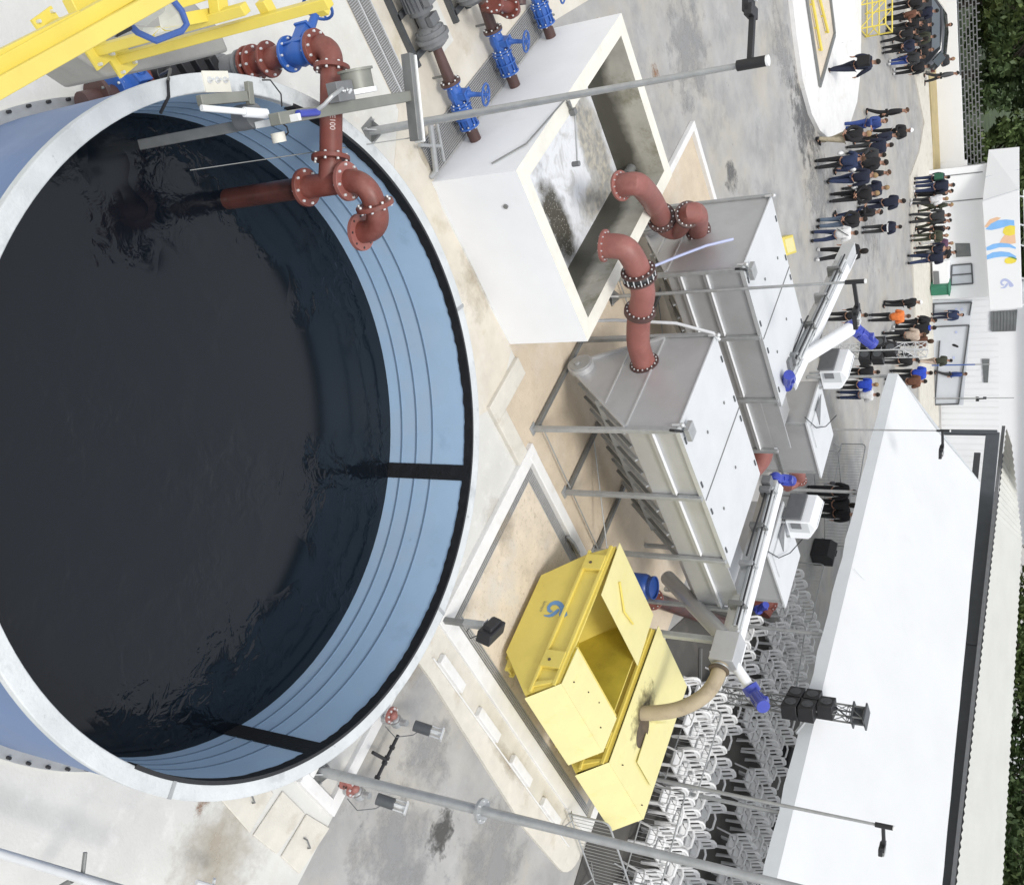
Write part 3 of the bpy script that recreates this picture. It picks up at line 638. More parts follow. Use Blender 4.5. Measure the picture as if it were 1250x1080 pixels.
# ================================================================== yellow stairs and the wall it stands on (upper left)
cw = thing('concrete_wall', 'short grey concrete wall stub carrying bolted yellow posts', 'wall', PT(150, 90, 3.4))
zt = 4.3
qs = [PT(x, y, zt) for x, y in ((92, 66), (215, -20), (268, 34), (280, 63), (132, 94))]
b = B(); b.prism([V((p.x, p.y, zt-.45)) for p in qs], (0, 0, .45)); b.build('top', 'concrete_grey', cw, bevel=.02)
st = thing('yellow_stair', 'bright yellow steel stair rails and posts rising beside the tank', 'stair', qs[0])
def ybeam(parent, q0, q1, z0, z1, w_, h_, name='rail', m='yellow_rail'):
    b = B(); b.beam(PT(*q0, z0), PT(*q1, z1), w_, h_); return b.build(name, m, parent, bevel=.004)
ybeam(st, (-40, 128), (215, -14), 6.3, 6.3, .07, .10, 'handrail', 'yellow_paint')
ybeam(st, (-40, 102), (168, -14), 6.26, 6.26, .06, .08, 'handrail')
ybeam(st, (-20, 80), (95, 22), 6.25, 6.25, .05, .07, 'handrail')
ybeam(st, (88, 14), (175, -24), 6.1, 6.1, .10, .06, 'stringer')
for q0, q1 in (((146, 72), (402, 12)), ((118, 62), (300, 2)), ((60, 34), (150, -18))):
    b = B(); p = PT(*q0, zt); hh = max(1.0, hgt(p, q1[0]))
    b.beam(p, p+V((0, 0, hh)), .06, .06); b.build('post', 'yellow_rail', st, bevel=.005)
    pl = B(); pl.box(p-V((.09, .09, 0)), p+V((.09, .09, .02))); pl.m(1)
    for i in (-1, 1):
        for j in (-1, 1): pl.cyl(p+V((i*.065, j*.065, .02)), p+V((i*.065, j*.065, .05)), .011, 6)
    pl.build('base_plate', ['yellow_rail', 'galv_bright'], st)
ybeam(st, (268, 18), (262, -30), 5.4, 5.4, .08, .08); ybeam(st, (320, 0), (332, 22), 5.6, 5.6, .07, .07)
ybeam(st, (384, 2), (398, 14), 5.6, 5.6, .07, .07); ybeam(st, (205, 28), (270, 16), 5.3, 5.3, .07, .07); ybeam(st, (200, 8), (300, -22), 5.3, 5.3, .07, .07)
nt_ = thing('scoop_net', 'white scoop net with blue rim hanging on the yellow stair', 'net', PT(190, 25, 5.9))
rimp = [(158, 30), (168, 40), (190, 50), (222, 38), (228, 30), (222, 14), (206, -6)]
b = B(); b.tube([PT(x, y, 5.9) for x, y in rimp], .016, 8); b.build('rim', 'net_blue', nt_)
b = B(); pl = [PT(x, y, 5.9) for x, y in rimp]; cen = PT(196, 34, 5.72); ent = PT(156, 30, 5.9)
ring_ = [ent]+pl
for k in range(len(ring_)-1):
    a_, c_ = ring_[k], ring_[k+1]; m1, m2 = a_.lerp(cen, .55)+V((0, 0, -.03)), c_.lerp(cen, .5)+V((0, 0, -.05))
    b._add([a_, c_, m2, m1], [(0, 1, 2, 3)]); b._add([m1, m2, cen], [(0, 1, 2)])
p_ = PT(206, -6, 5.9); b._add([p_, ent, ent.lerp(cen, .55), p_.lerp(cen, .5)], [(0, 1, 2, 3)])
b.build('mesh_bag', 'net_white', nt_)
b = B(); b.cyl(PT(157, 32, 5.9), PT(140, 40, 5.9), .022, 8); b.build('handle', 'black_plastic', nt_)
b = B(); b.cyl(PT(140, 40, 5.9), PT(95, 60, 5.85), .014, 8); b.build('pole', 'galv', nt_)

# ================================================================== pump lines into the basin
def pump_line(y, lab, up_elbow):
    t = thing('pump_line', lab, 'pipe', (-5.3, y, 0), 'three delivery lines into the basin')
    z = .30; r = .10
    b = B(); b.tube([(-5.15, y, z), (-5.42, y, z)], r, 18); b.build('stub', 'dark_pipe', t)
    b = B(); c = V((-5.60, y, z)); b.tube([(-5.42, y, z), (-5.80, y, z)], [r*1.25, r*1.45], 18)
    b.flange((-5.44, y, z), (1, 0, 0), r*1.75, .03, 8, bm=1); b.flange((-5.62, y, z), (1, 0, 0), r*1.8, .025, 0); b.flange((-5.80, y, z), (1, 0, 0), r*1.8, .03, 8, bm=1)
    b.m(0)
    for i in range(10):
        f = 2*math.pi*i/10; o_ = V((0, math.cos(f), math.sin(f)))*r*1.5; b.beam(V((-5.45, y, z))+o_, V((-5.79, y, z))+o_, .03, .02, up=o_)
    b.build('check_valve', ['blue_valve', 'galv_bright'], t)
    valve((-6.02, y, z), (1, 0, 0), (.25, .1, .95), r, t, L_=.36, h=.42)
    fl(t, (-6.23, y, z), (1, 0, 0), r*1.7, mts=('dark_pipe', 'galv_bright'))
    if up_elbow:
        b = B(); b.tube([(-6.22, y, z), (-6.75, y, z+.02)], [r, r*.85], 18); b.build('reducer', 'dark_pipe', t)
        c = V((-6.45, y, z+.62)); d = V((-.55, -.83, 0)).normalized()
        b = B(); b.tube([(-6.65, y, z), (-6.55, y, z+.3)]+arc(c, (0, 0, 1), d, .2, 10)+[c+d*.26], r*1.05, 20); b.build('elbow', 'red_pipe', t)
        fl(t, c+d*.28, d, r*1.75); b = B(); b.tube([c+d*.28, c+d*.75], [r*1.0, r*.75], 18); b.build('reducer', 'red_pipe', t); fl(t, c+d*.77, d, r*1.5)
        c = V((-6.78, y+.35, z+.62)); d = V((-.9, .3, .2)).normalized()
        fl(t, c, d, r*1.75, mts=('dark_pipe', 'galv_bright')); b = B(); b.tube([V((-6.5, y+.1, z+.62)), c+d*.3], r, 18); b.build('pipe', 'dark_pipe', t); fl(t, c+d*.2, d, r*1.75, mts=('dark_pipe', 'galv_bright'))
        valve(c+d*.48, d, (-.5, .6, .7), r, t, L_=.34, wheel=False)
    else:
        b = B(); b.tube([(-6.22, y, z), (-6.95, y, z+.03)], [r*1.0, r*.72], 18); b.build('reducer', 'dark_pipe', t)
    b = B()
    for xx in (-5.5, -6.35): b.cyl((xx, y, .01), (xx, y, z), .02, 8)
    b.cyl((-5.6, y+.05, z), (-5.45, y+.3, z+.05), .022, 8); b.build('support', 'galv_dark', t)
pump_line(1.66, 'blue valve and red reducer line nearest the lamp post entering the basin', False)
pump_line(3.42, 'middle blue valve line with stacked red elbow entering the basin', True)
pump_line(5.22, 'blue valve line entering the far corner of the basin', False)

def pump(y, lab):
    t = thing('pump_set', lab, 'pump', (-7.4, y, 0), 'motor pumps beside the gratings')
    z = .36
    b = B(); b.cyl((-6.92, y, z), (-7.14, y, z), .24, 26); b.cyl((-7.0, y, z), (-7.06, y, z), .28, 26); b.ball((-7.03, y, z), .22, .25, .25)
    for i in range(8):
        f = 2*math.pi*i/8; b.cyl((-7.16, y+math.cos(f)*.2, z+math.sin(f)*.2), (-6.9, y+math.cos(f)*.2, z+math.sin(f)*.2), .02, 6)
    b.build('pump_body', 'mid_grey', t)
    b = B(); b.cyl((-7.14, y, z), (-7.42, y, z), .13, 18); b.obox((-7.28, y, z+.14), (.08, 0, 0), (0, .12, 0), (0, 0, .05)); b.build('coupling', 'motor_grey', t, bevel=.01)
    b = B(); b.cyl((-7.42, y, z), (-8.2, y, z), .20, 28)
    for i in range(22):
        f = 2*math.pi*i/22; o_ = V((0, math.cos(f), math.sin(f)))*.21; b.beam(V((-7.5, y, z))+o_, V((-8.12, y, z))+o_, .012, .05, up=o_)
    b.cyl((-8.2, y, z), (-8.34, y, z), .21, 24); mo = b.build('motor', 'motor_grey', t)
    b = B(); b.obox((-7.66, y-.02, z+.26), (.13, 0, 0), (0, .15, 0), (0, 0, .06)); b.m(1).obox((-7.64, y+.02, z+.324), (.07, 0, 0), (0, .085, 0), (0, 0, .003)); b.build('terminal_box', ['mid_grey', 'sticker_white'], mo, bevel=.008)
    b = B()
    for s_ in (-.26, .26): b.beam((-6.7, y+s_, .06), (-8.5, y+s_, .06), .07, .1)
    for x_ in (-6.85, -7.5, -8.3): b.beam((x_, y-.26, .08), (x_, y+.26, .08), .1, .06)
    b.build('base_frame', 'dark_grey', t)
pump(1.62, 'dark grey pump and motor set with white label beside the gratings'); pump(3.1, 'dark grey pump and motor set behind the first one')
b = B(); b.box((-7.6, 2.0, 0), (-6.55, 2.5, .1)); struct('pavement', b, 'apron')
for y, lab in ((.62, 'steel strip grating nearest the tank beside the pumps'), (.88, 'steel strip grating between tank and pumps, closer to the pumps')):
    t = thing('strip_grating', lab, 'grating', (-7.5, y, 0), 'strip gratings beside the pumps')
    b = B(); b.box((-9.2, y-.1, .012), (-6.55, y+.1, .02)); b.build('channel', 'grate_pit', t)
    b = B()
    for i in range(72): x_ = -9.2+i*.037; b.box((x_-.007, y-.1, .02), (x_+.007, y+.1, .04))
    b.build('bar_grid', 'grate', t); b = B(); b.box((-9.2, y+.10, .02), (-6.55, y+.125, .045)); b.build('edge_bar', 'galv_bright', t)
t = thing('floor_grating', 'wide grey floor grating along the foot of the basin wall', 'grating', (-5.4, 3, 0))
b = B(); b.box((-5.78, .6, .014), (-5.2, 6.0, .022)); b.build('pit', 'grate_pit', t)
b = B()
for i in range(16): x_ = -5.77+i*.037; b.box((x_-.007, .6, .022), (x_+.007, 6.0, .05))
b.build('bar_grid', 'grate', t)
t = thing('kerb_rail', 'short galvanised pipe frame by the basin corner and the lamp post', 'frame', (-5.6, .5, 0)); b = B(); b.tube([(-6.1, .75, .3), (-5.3, .55, .12)], .05, 10); b.tube([(-5.3, .55, .12), (-5.25, .48, .02)], .045, 10); b.tube([(-5.95, .95, .25), (-5.35, .75, .2)], .03, 8); b.tube([(-5.9, .35, .2), (-5.6, .8, .22)], .03, 8); b.build('pipe', 'galv', t)

# ================================================================== steel tanks on legs
WID = 2.46
def steel_tank(b0, lab, tint):
    t = thing('steel_settling_tank', lab, 'tank', (2.7, b0+1.2, 0), 'steel settling tanks on legs')
    AE = 5.45
    zl = 1.94 if tint else 1.30
    sec = [(b0, 2.93), (b0+WID, 2.93), (b0+WID, zl), (b0+1.85, .42), (b0+1.45, .36), (b0, zl)]
    b = B(); b.prism([(0, y, z) for y, z in sec], (3.78, 0, 0)); hull = b.build('hull', 'steel', t, bevel=.006)
    sec2 = [(b0, 2.50), (b0+1.5, 2.5), (b0+1.5, zl), (b0+.4, zl-.34), (b0, zl)]
    b = B(); b.prism([(3.78, y, z) for y, z in sec2], (AE-3.78, 0, 0)); b.box((3.78, b0, 2.5), (AE-.2, b0+.03, 2.9)); b.build('outlet_trough', 'steel', t, bevel=.006)
    # seams of the end plate and side stiffeners
    for y0, z0, y1, z1 in ((b0, zl, b0+WID, zl), (b0+.55, zl*.67, b0+WID-.25, zl*.67)):
        b = B(); b.beam((-.012, y0, z0), (-.012, y1, z1), .02, .03); b.build('seam_strip', 'steel_light', hull)
    for y0, z0, y1, z1 in ((b0, zl, b0+1.45, .36), (b0+WID, zl, b0+1.85, .42)):
        b = B(); b.beam((-.03, y0, z0), (-.03, y1, z1), .06, .06); b.build('edge_angle', 'steel', hull)
    for z in ((2.42,) if tint else (2.14, 1.58)):
        for a0_, a1_ in ((.06, 1.72), (1.86, 3.54), (3.68, 5.3)):
            b = B(); b.beam((a0_, b0-.035, z), (a1_, b0-.035, z), .05, .07); b.m(1).beam((a0_, b0-.04, z+.04), (a1_, b0-.04, z+.04), .075, .012); b.build('stiffener', ['steel', 'rail_white'], hull)
    # V-bottom plate ribs
    for i in range(11):
        a_ = .15+i*.36; b = B(); b.beam((a_, b0+.02, zl-.05), (a_, b0+1.38, .42), .035, .09, up=(0, -.7, .7)); b.build('bottom_rib', 'galv_dark' if i % 2 else 'galv', hull)
    b = B(); b.beam((0, b0+.72, zl*.58), (3.78, b0+.72, zl*.58), .07, .12); b.build('bottom_stringer', 'galv', hull)
    b = B(); b.cyl((-.12, b0+1.65, .42), (0, b0+1.65, .42), .26, 28); b.m(1).cyl((-.15, b0+1.65, .42), (-.12, b0+1.65, .42), .22, 28); b.cyl((-.2, b0+1.62, .38), (-.1, b0+1.62, .38), .06, 10); b.build('drain_flange', ['steel', 'galv'], t)
    for a_ in (0.0, 1.80, 3.66):
        b = B(); b.beam((a_, b0-.06, .02), (a_, b0-.06, 2.95), .09, .09, up=(1, 0, 0)); b.box((a_-.1, b0-.16, .02), (a_+.1, b0+.04, .045)); b.build('leg', 'galv', t, bevel=.006)
        b = B(); b.beam((a_, b0+WID+.05, .02), (a_, b0+WID+.05, 2.95), .09, .09, up=(1, 0, 0)); b.build('leg', 'galv', t, bevel=.006)
        b = B(); b.beam((a_, b0-.06, .09), (a_, b0+WID+.05, .09), .08, .08); b.build('foot_beam', 'galv_dark', t, bevel=.006)
    b = B(); b.beam((5.30, b0-.06, .02), (5.30, b0-.06, 2.6), .08, .08, up=(1, 0, 0)); b.build('leg', 'galv', t, bevel=.006)
    b = B(); b.cyl((.05, b0+.1, .12), (3.7, b0-.02, .12), .014, 6); b.cyl((1.8, b0+1.5, .1), (3.5, b0-.3, .5), .014, 6); b.build('tie_rod', 'galv', t)
    # grey lid in two leaves
    ld = B(); ld.box((-.03, b0-.05, 2.95), (3.85, b0+WID+.02, 2.985)); ld = ld.build('lid', 'lid_grey', t, bevel=.006)
    b = B(); b.box((1.86, b0-.03, 2.985), (1.885, b0+WID, 2.998)); b.build('lid_seam', 'galv_dark', ld)
    for a_, y in ((.35, b0+.03), (1.5, b0+.03), (2.25, b0+.03), (3.4, b0+.03), (.5, b0+WID-.08), (1.55, b0+WID-.08), (2.1, b0+WID-.08), (3.4, b0+WID-.08), (1.0, b0+.9), (2.6, b0+1.5), (2.7, b0+.5), (1.2, b0+1.9)):
        b = B(); s_ = .07 if y < b0+.1 or y > b0+WID-.2 else .028; b.box((a_-s_, y-.02, 2.985), (a_+s_, y+.02, 3.005)); b.build('latch', 'dark_grey' if s_ > .05 else 'galv_dark', ld)
    b = B(); b.box((-.03, b0-.055, 2.90), (3.85, b0-.05, 2.985)); b.build('lid_edge', 'steel_light', ld)
    for y in (b0+.02, b0+WID-.03):
        b = B(); b.cyl((-.06, y, 2.86), (-.06, y, 3.05), .03, 10); b.ball((-.06, y, 3.05), .045); b.build('lifting_lug', 'steel_light', t)
    sx = B(); sx.box((.05, b0+.0, 3.04), (.34, b0+.26, 3.14)); sx.cyl((.0, b0+.1, 3.0), (.1, b0+.1, 3.06), .03, 8); sx.build('junction_box', 'galv', t, bevel=.01)
    b = B(); b.tube([(.06, b0-.02, 3.02), (-.02, b0-.09, 3.03), (-.06, b0-.12, 2.95), (-.05, b0-.1, 2.85)], .026, 8); b.build('cable', 'black_plastic', t)
    return t
steel_tank(.03, 'stainless steel settling tank with grey lid standing behind the yellow skip', True)
steel_tank(4.62, 'stainless steel settling tank with grey lid beside the far end of the basin', False)

def sensor_hose(b0, lab):
    t = thing('hose', lab, 'hose', (-.2, b0+2.4, 0), 'pale hoses draped over the steel tanks')
    p = [(-1.0, b0+1.9, .3), (-.75, b0+2.2, 1.2), (-.4, b0+2.45, 2.3), (-.1, b0+2.47, 2.96), (.05, b0+2.44, 3.06)]
    b = B(); b.tube(p, .032, 8); b.build('tube', 'logo_pale' if b0 > 3 else 'galv_bright', t)
sensor_hose(0.0, 'pale grey hose running up the end of the nearer steel tank'); 
t = thing('hose', 'lilac hose curving over the end of the farther steel tank', 'hose', (-1, 4.4, 1), 'pale hoses draped over the steel tanks')
b = B(); b.tube([PA(-.6, 798, 325), PA(-.45, 830, 312), PA(-.3, 862, 300), PA(-.15, 895, 292)], .03, 8); b.build('tube', 'logo_pale', t)

# ---- overflow lips and second covers behind the conveyors, with white cabinets
def rear_unit(b0, da, lab, lab2, cab):
    t = thing('rear_settling_tank', lab, 'tank', (6.4+da, b0+2.4, 0), 'rear steel tanks behind the conveyors')
    y0, y1 = b0+1.25, b0+2.75; a0_, a1_ = 5.55+da, 7.35+da
    b = B(); b.box((a0_, y0, 1.6), (a1_, y1, 2.95)); b.prism([(a0_, y0, 1.6), (a1_, y0, 1.6), (a1_-.5, y0+.3, .7), (a0_+.5, y0+.3, .7)], (0, y1-y0-.5, 0)); b.build('hull', 'steel', t, bevel=.008)
    for a_ in (a0_+.06, a1_-.06):
        b = B(); b.beam((a_, y0+.03, .02), (a_, y0+.03, 2.9), .08, .08, up=(1, 0, 0)); b.build('leg', 'galv', t)
        b = B(); b.beam((a_, y1-.03, .02), (a_, y1-.03, 2.9), .08, .08, up=(1, 0, 0)); b.build('leg', 'galv', t)
    b = B(); b.box((a0_, y0-.05, 2.0), (a1_, y0, 2.06)); b.build('stiffener', 'galv_dark', t)
    ld = B(); ld.prism([(a0_-.05, y0-.05, 2.95), (a1_+.1, y0-.05, 2.95), (a1_+.1, y1, 2.95), (a0_-.05, y1, 2.95)], (0, 0, .05)); ld.build('lid', 'lid_grey', t, bevel=.008)
    b = B(); b.box((a0_+.2, y0+.1, 3.0), (a0_+.95, y1-.5, 3.04)); b.m(1).prism([(a0_+.15, y0+.6, 3.04), (a0_+.65, y0+.6, 3.04), (a0_+.15, y0+1.2, 3.04)], (0, 0, .02)); b.build('hatch', ['lid_grey', 'mid_grey'], t, bevel=.008)
    b = B(); b.tube([(a0_-.4, y0-.2, 3.05), (a0_+.3, y0+.15, 3.12), (a0_+.8, y0+.7, 3.15), (a0_+.9, y0+1.2, 3.3)], .012, 6); b.build('cable', 'black_plastic', t)
    c = thing('control_cabinet', lab2, 'cabinet', cab, 'white cabinets above the rear tanks')
    x, y, z = cab
    b = B(); b.prism([(x-.30, y-.42, z), (x+.28, y-.42, z), (x+.28, y-.42, z+.42), (x-.1, y-.42, z+.66), (x-.30, y-.42, z+.56)], (0, .84, 0)); bd = b.build('body', 'building_white', c, bevel=.02)
    b = B(); b.box((x-.27, y-.425, z+.05), (x+.05, y-.42, z+.50)); b.build('side_panel', 'lid_grey', bd)
    b = B(); b.prism([(x-.12, y-.38, z+.67), (x-.12, y+.38, z+.67), (x+.27, y+.38, z+.43), (x+.27, y-.38, z+.43)], (.01, 0, .016)); dr = b.build('door', 'building_white', c, bevel=.006)
    b = B(); b.box((x+.06, y-.08, z+.575), (x+.10, y+.08, z+.60)); b.build('latch', 'black_plastic', dr)
    b = B(); b.box((x-.26, y-.45, z+.12), (x-.1, y-.425, z+.34)); b.build('vent', 'mid_grey', bd)
    b = B(); b.box((x-.37, y-.38, z-.05), (x-.31, y+.38, z+.36)); b.build('gap_shade', 'motor_grey', c, bevel=.02)  # no real duct: dark box painting in the shaded gap beside the cabinet
    for i, j in ((-1, -1), (-1, 1), (1, -1), (1, 1)):
        b = B(); b.cyl((x+i*.25, y+j*.4, z-.25), (x+i*.25, y+j*.4, z), .03, 8); b.build('foot', 'galv', c)
rear_unit(.45, 0, 'white lidded rear steel tank behind the nearer conveyor', 'white sloping control cabinet above the nearer rear tank', (5.95, 3.15, 3.10))
rear_unit(4.5, 0, 'white lidded rear steel tank below the farther conveyor', 'white sloping control cabinet beside the farther conveyor', (5.35, 7.45, 3.10))

# ---- red pipes from the steel tanks over the basin rim
def expansion(t, c, d, r):
    d = V(d).normalized(); c = V(c)
    for s_ in (-.085, .085): fl(t, c+d*s_, d, r*1.42, nb=14, t=.03, mts=('dark_pipe', 'galv_bright'))
    b = B(); b.tube([c-d*.07, c-d*.03, c, c+d*.03, c+d*.07], [r*1.12, r*1.3, r*1.34, r*1.3, r*1.12], 24); b.m(1)
    u_, w_ = perp(d)
    for i in range(14):
        f = 2*math.pi*i/14; o_ = (u_*math.cos(f)+w_*math.sin(f))*r*1.3; b.cyl(c+o_-d*.07, c+o_+d*.07, .013, 6)
    b.build('rubber_joint', ['black_plastic', 'galv_bright'], t)
def feed_pipe(lab, plane_b, pts, r, joints, exp):
    """pts: (x, y) picture points of the pipe axis on the vertical plane b = plane_b"""
    P = [PB(plane_b, x, y) for x, y in pts]
    t = thing('feed_pipe', lab, 'pipe', P[-1], 'red feed pipes bent over the basin rim')
    return t, P
r = .20

def smooth(P, n=5):
    out = []
    for i in range(len(P)-1):
        p0, p1, p2, p3 = P[max(i-1, 0)], P[i], P[i+1], P[min(i+2, len(P)-1)]
        for k in range(n):
            t = k/n; out.append(.5*((2*p1)+(p2-p0)*t+(2*p0-5*p1+4*p2-p3)*t*t+(3*p1-p0-3*p2+p3)*t**3))
    return out+[P[-1]]
def feed(lab, p0, nrm_, px, segs, r):
    P = [PP(x, y, p0, nrm_) for x, y in px]
    t = thing('feed_pipe', lab, 'pipe', P[0], 'red feed pipes bent over the basin rim')
    S = smooth(P, 5)
    def at(i): return S[i*5], (S[min(i*5+1, len(S)-1)]-S[max(i*5-1, 0)]).normalized()
    for a_, b_ in segs:
        b = B(); b.tube(S[a_*5:b_*5+1], r, 26); b.build('elbow' if b_-a_ > 1 else 'pipe', 'red_pipe_faded', t)
    return t, at
r = .22
t, at = feed('red bent pipe from the nearer steel tank over the basin rim', (0, 1.78, 0), (0, 1, 0),
             [(788, 447), (780, 424), (779, 402), (781, 380), (785, 358), (780, 335), (775, 320), (762, 303), (738, 300)], [(0, 3), (3, 5), (5, 8)], r)
c, d = at(0); fl(t, c+d*.06, d, r*1.32, nb=16, mts=('dark_pipe', 'galv_bright'), t=.09)
c, d = at(3); fl(t, c, d, r*1.32, nb=16, mts=('dark_pipe', 'galv_bright'), t=.09)
c, d = at(5); expansion(t, c, d, r)
c, d = at(8); b = B(); b.flange(c, d, r*1.3, .04, 12, .014, 1); b.m(2).cyl(c+d*.021, c+d*.026, r*.92, 24); b.build('flange', ['red_pipe_faded', 'galv_bright', 'dark_pipe'], t)
q1, q2 = PA(-.4, 849, 276), PT(758, 226, 1.9); nn = V((-(q2-q1).y, (q2-q1).x, 0))
t, at = feed('red bent pipe from the farther steel tank over the far part of the basin rim', q1, nn,
             [(852, 281), (851, 262), (840, 262), (826, 280), (812, 276), (802, 255), (793, 240), (778, 225), (758, 227)], [(0, 2), (2, 4), (5, 8)], r*.95)
c, d = at(0); fl(t, c, d, r*1.25, nb=16, mts=('dark_pipe', 'galv_bright'), t=.07)
c, d = at(2); fl(t, c, d, r*1.25, nb=16, mts=('dark_pipe', 'galv_bright'), t=.07)
c, d = at(4); b = B(); b.tube([c, at(5)[0]], r*.95, 24); b.build('pipe', 'red_pipe_faded', t)
c = (at(4)[0]+at(5)[0])/2; expansion(t, c, at(5)[1], r*.95)
c, d = at(8); b = B(); b.flange(c, d, r*1.25, .04, 12, .014, 1); b.m(2).cyl(c+d*.021, c+d*.026, r*.88, 24); b.build('flange', ['red_pipe_faded', 'galv_bright', 'dark_pipe'], t)

# ---- conveyors
def motor(parent, c, d, s=1., name='gear_motor'):
    c, d = V(c), V(d).normalized(); u_, w_ = perp(d)
    b = B(); b.cyl(c, c+d*.16*s, .15*s, 20); b.cyl(c+d*.16*s, c+d*.22*s, .11*s, 18)
    e = c+d*.11*s; m_ = (u_*.75+w_*.35+d*.5).normalized()
    b.obox(e+m_*.12*s, m_*.12*s, d.cross(m_).normalized()*.09*s, m_.cross(d.cross(m_)).normalized()*.09*s)
    b.cyl(e+m_*.2*s, e+m_*.52*s, .115*s, 20); b.cyl(e+m_*.52*s, e+m_*.60*s, .12*s, 20)
    for i in range(14):
        f = 2*math.pi*i/14; uu, ww = perp(m_); o_ = (uu*math.cos(f)+ww*math.sin(f))*.118*s; b.beam(e+m_*.24*s+o_, e+m_*.5*s+o_, .01, .02, up=o_)
    b.obox(e+m_*.36*s+V((0, 0, .12*s)), (.07*s, 0, 0), (0, .07*s, 0), (0, 0, .04*s))
    return b.build(name, 'motor_blue', parent, bevel=.006)
def conveyor(lab, y_tail, y_head, a_t, a_h, zc, head):
    t = thing('screw_conveyor', lab, 'conveyor', ((a_t+a_h)/2, (y_tail+y_head)/2, 0), 'screw conveyors across the steel tanks')
    p, q = V((a_t, y_tail, zc)), V((a_h, y_head, zc)); d = (q-p).normalized(); s_ = V((0, 0, 1)).cross(d); s_ = s_ if s_.x > 0 else -s_
    b = B(); w2 = .17
    prof = [(-w2, .12), (-w2, -.1), (-.1, -.22), (.1, -.22), (w2, -.1), (w2, .12)]
    b.prism([p+s_*x+V((0, 0, z)) for x, z in prof], q-p); b.build('trough', 'steel_light', t, bevel=.006)
    b = B(); b.prism([p+s_*x+V((0, 0, z)) for x, z in ((-.04, .125), (.24, .125), (.24, .15), (.1, .19), (-.04, .15))], q-p); b.build('cover', 'rail_white', t)
    for o_, z_, rr, mt in ((-.22, .12, .028, 'galv_bright'), (-.30, .06, .035, 'galv'), (-.15, .16, .02, 'galv_bright'), (-.36, .14, .022, 'black_plastic')):
        b = B(); b.cyl(p+s_*o_+V((0, 0, z_))+d*.4, q+s_*o_+V((0, 0, z_))-d*.1, rr, 8); b.build('cable_pipe', mt, t)
    n = 4
    for i in range(n):
        c = p.lerp(q, (i+.4)/n); b = B(); b.obox(c+s_*-.1+V((0, 0, .0)), d*.05, s_*.30, (0, 0, .15)); b.cyl(c+s_*-.34+V((0, 0, .16)), c+s_*-.2+V((0, 0, .2)), .03, 8); b.build('bracket', 'galv_dark' if i % 2 else 'galv', t, bevel=.006)
    c = p+d*.2; b = B(); b.obox(c-s_*.35+V((0, 0, -.02)), d*.1, s_*.12, (0, 0, .1)); b.obox(c-s_*.33+d*.25, d*.06, s_*.14, (0, 0, .12)); b.build('terminal_box', 'mid_grey', t, bevel=.01)
    b = B(); b.tube([c-s_*.35+d*.3, c-s_*.5+d*.8+V((0, 0, .06)), c-s_*.55+d*1.5+V((0, 0, .05)), c-s_*.45+d*2.0], .022, 8); b.build('cable', 'black_plastic', t)
    motor(t, p-d*.05, -d)
    if head == 'box':
        c = q+d*.32; b = B(); b.prism([c+s_*x+d*y+V((0, 0, -.30)) for x, y in ((-.24, -.33), (.22, -.33), (.22, .33), (-.24, .33))], (0, 0, .50)); b.build('discharge_head', 'steel', t, bevel=.012)
        b = B(); b.obox(c+s_*.25+V((0, 0, -.02)), s_*.03, d*.34, (0, 0, .22)); b.m(1).cyl(c+s_*.28, c+s_*.29, .07, 16); b.build('end_plate', ['rail_white', 'black_plastic'], t)
        b = B(); b.tube([c+d*.2+s_*.15+V((0, 0, .12)), c+d*.5+s_*.35+V((0, 0, .42))], .10, 16); b.build('motor_neck', 'rail_white', t); motor(t, c+d*.5+s_*.35+V((0, 0, .42)), d*.6+s_*.5+V((0, 0, .55)), 1.1)
        return t, c
    else:
        c = q+d*.5; b = B(); b.prism([c+s_*x+V((0, 0, z))-d*.5 for x, z in ((-.15, .14), (.18, .14), (.18, -.2), (-.15, -.2))], d*1.05); b.build('discharge_head', 'steel_light', t, bevel=.01)
        b = B(); b.obox(c+s_*.21+V((0, 0, .02)), s_*.015, d*.52, (0, 0, .15)); b.m(1)
        for k in (-.3, .0, .3): b.cyl(c+s_*.225+d*k, c+s_*.232+d*k, .06, 14)
        b.build('end_plate', ['rail_white', 'mid_grey'], t)
        return t, c
cv, hc = conveyor('long white screw conveyor across the nearer steel tank with a chute into the skip', 3.0, -.85, 4.72, 5.05, 2.98, 'box')
tp = [hc+V((-.02, -.25, -.1)), hc+V((.05, -.65, -.12)), hc+V((.12, -1.02, -.30)), hc+V((.2, -1.32, -.72)), hc+V((.24, -1.48, -1.22)), hc+V((.25, -1.55, -1.65))]
b = B(); b.tube(smooth(tp, 5), .15, 22); ch = b.build('chute', 'tan_chute', cv)
b = B(); b.torus(hc+V((.0, -.40, -.1)), (0, 1, 0), .16, .025, 24, 8); b.m(1).torus(hc+V((.0, -.46, -.1)), (0, 1, 0), .17, .04, 24, 8); b.build('clamp_ring', ['galv', 'soot'], ch)
b = B(); b.cyl(PB(.9, 815, 705), hc+V((-.1, .25, -.15)), .17, 22); b.build('auger_tube', 'steel', cv)
pp_ = PT(798, 791, 0); pp_ = V((hc.x-.05, hc.y+.18, 0)); b = B(); b.beam(pp_, pp_+V((0, 0, 2.7)), .12, .12, up=(1, 0, 0)); b.box(pp_-V((.14, .14, 0)), pp_+V((.14, .14, .03))); b.build('support_post', 'galv', cv, bevel=.006)
cv2, hc2 = conveyor('long white screw conveyor across the farther steel tank reaching towards the crowd', 5.3, 10.9, 3.75, 4.75, 2.98, 'plate')
q0, q1 = PT(975, 440, 3.0), PT(1037, 402, 3.75)
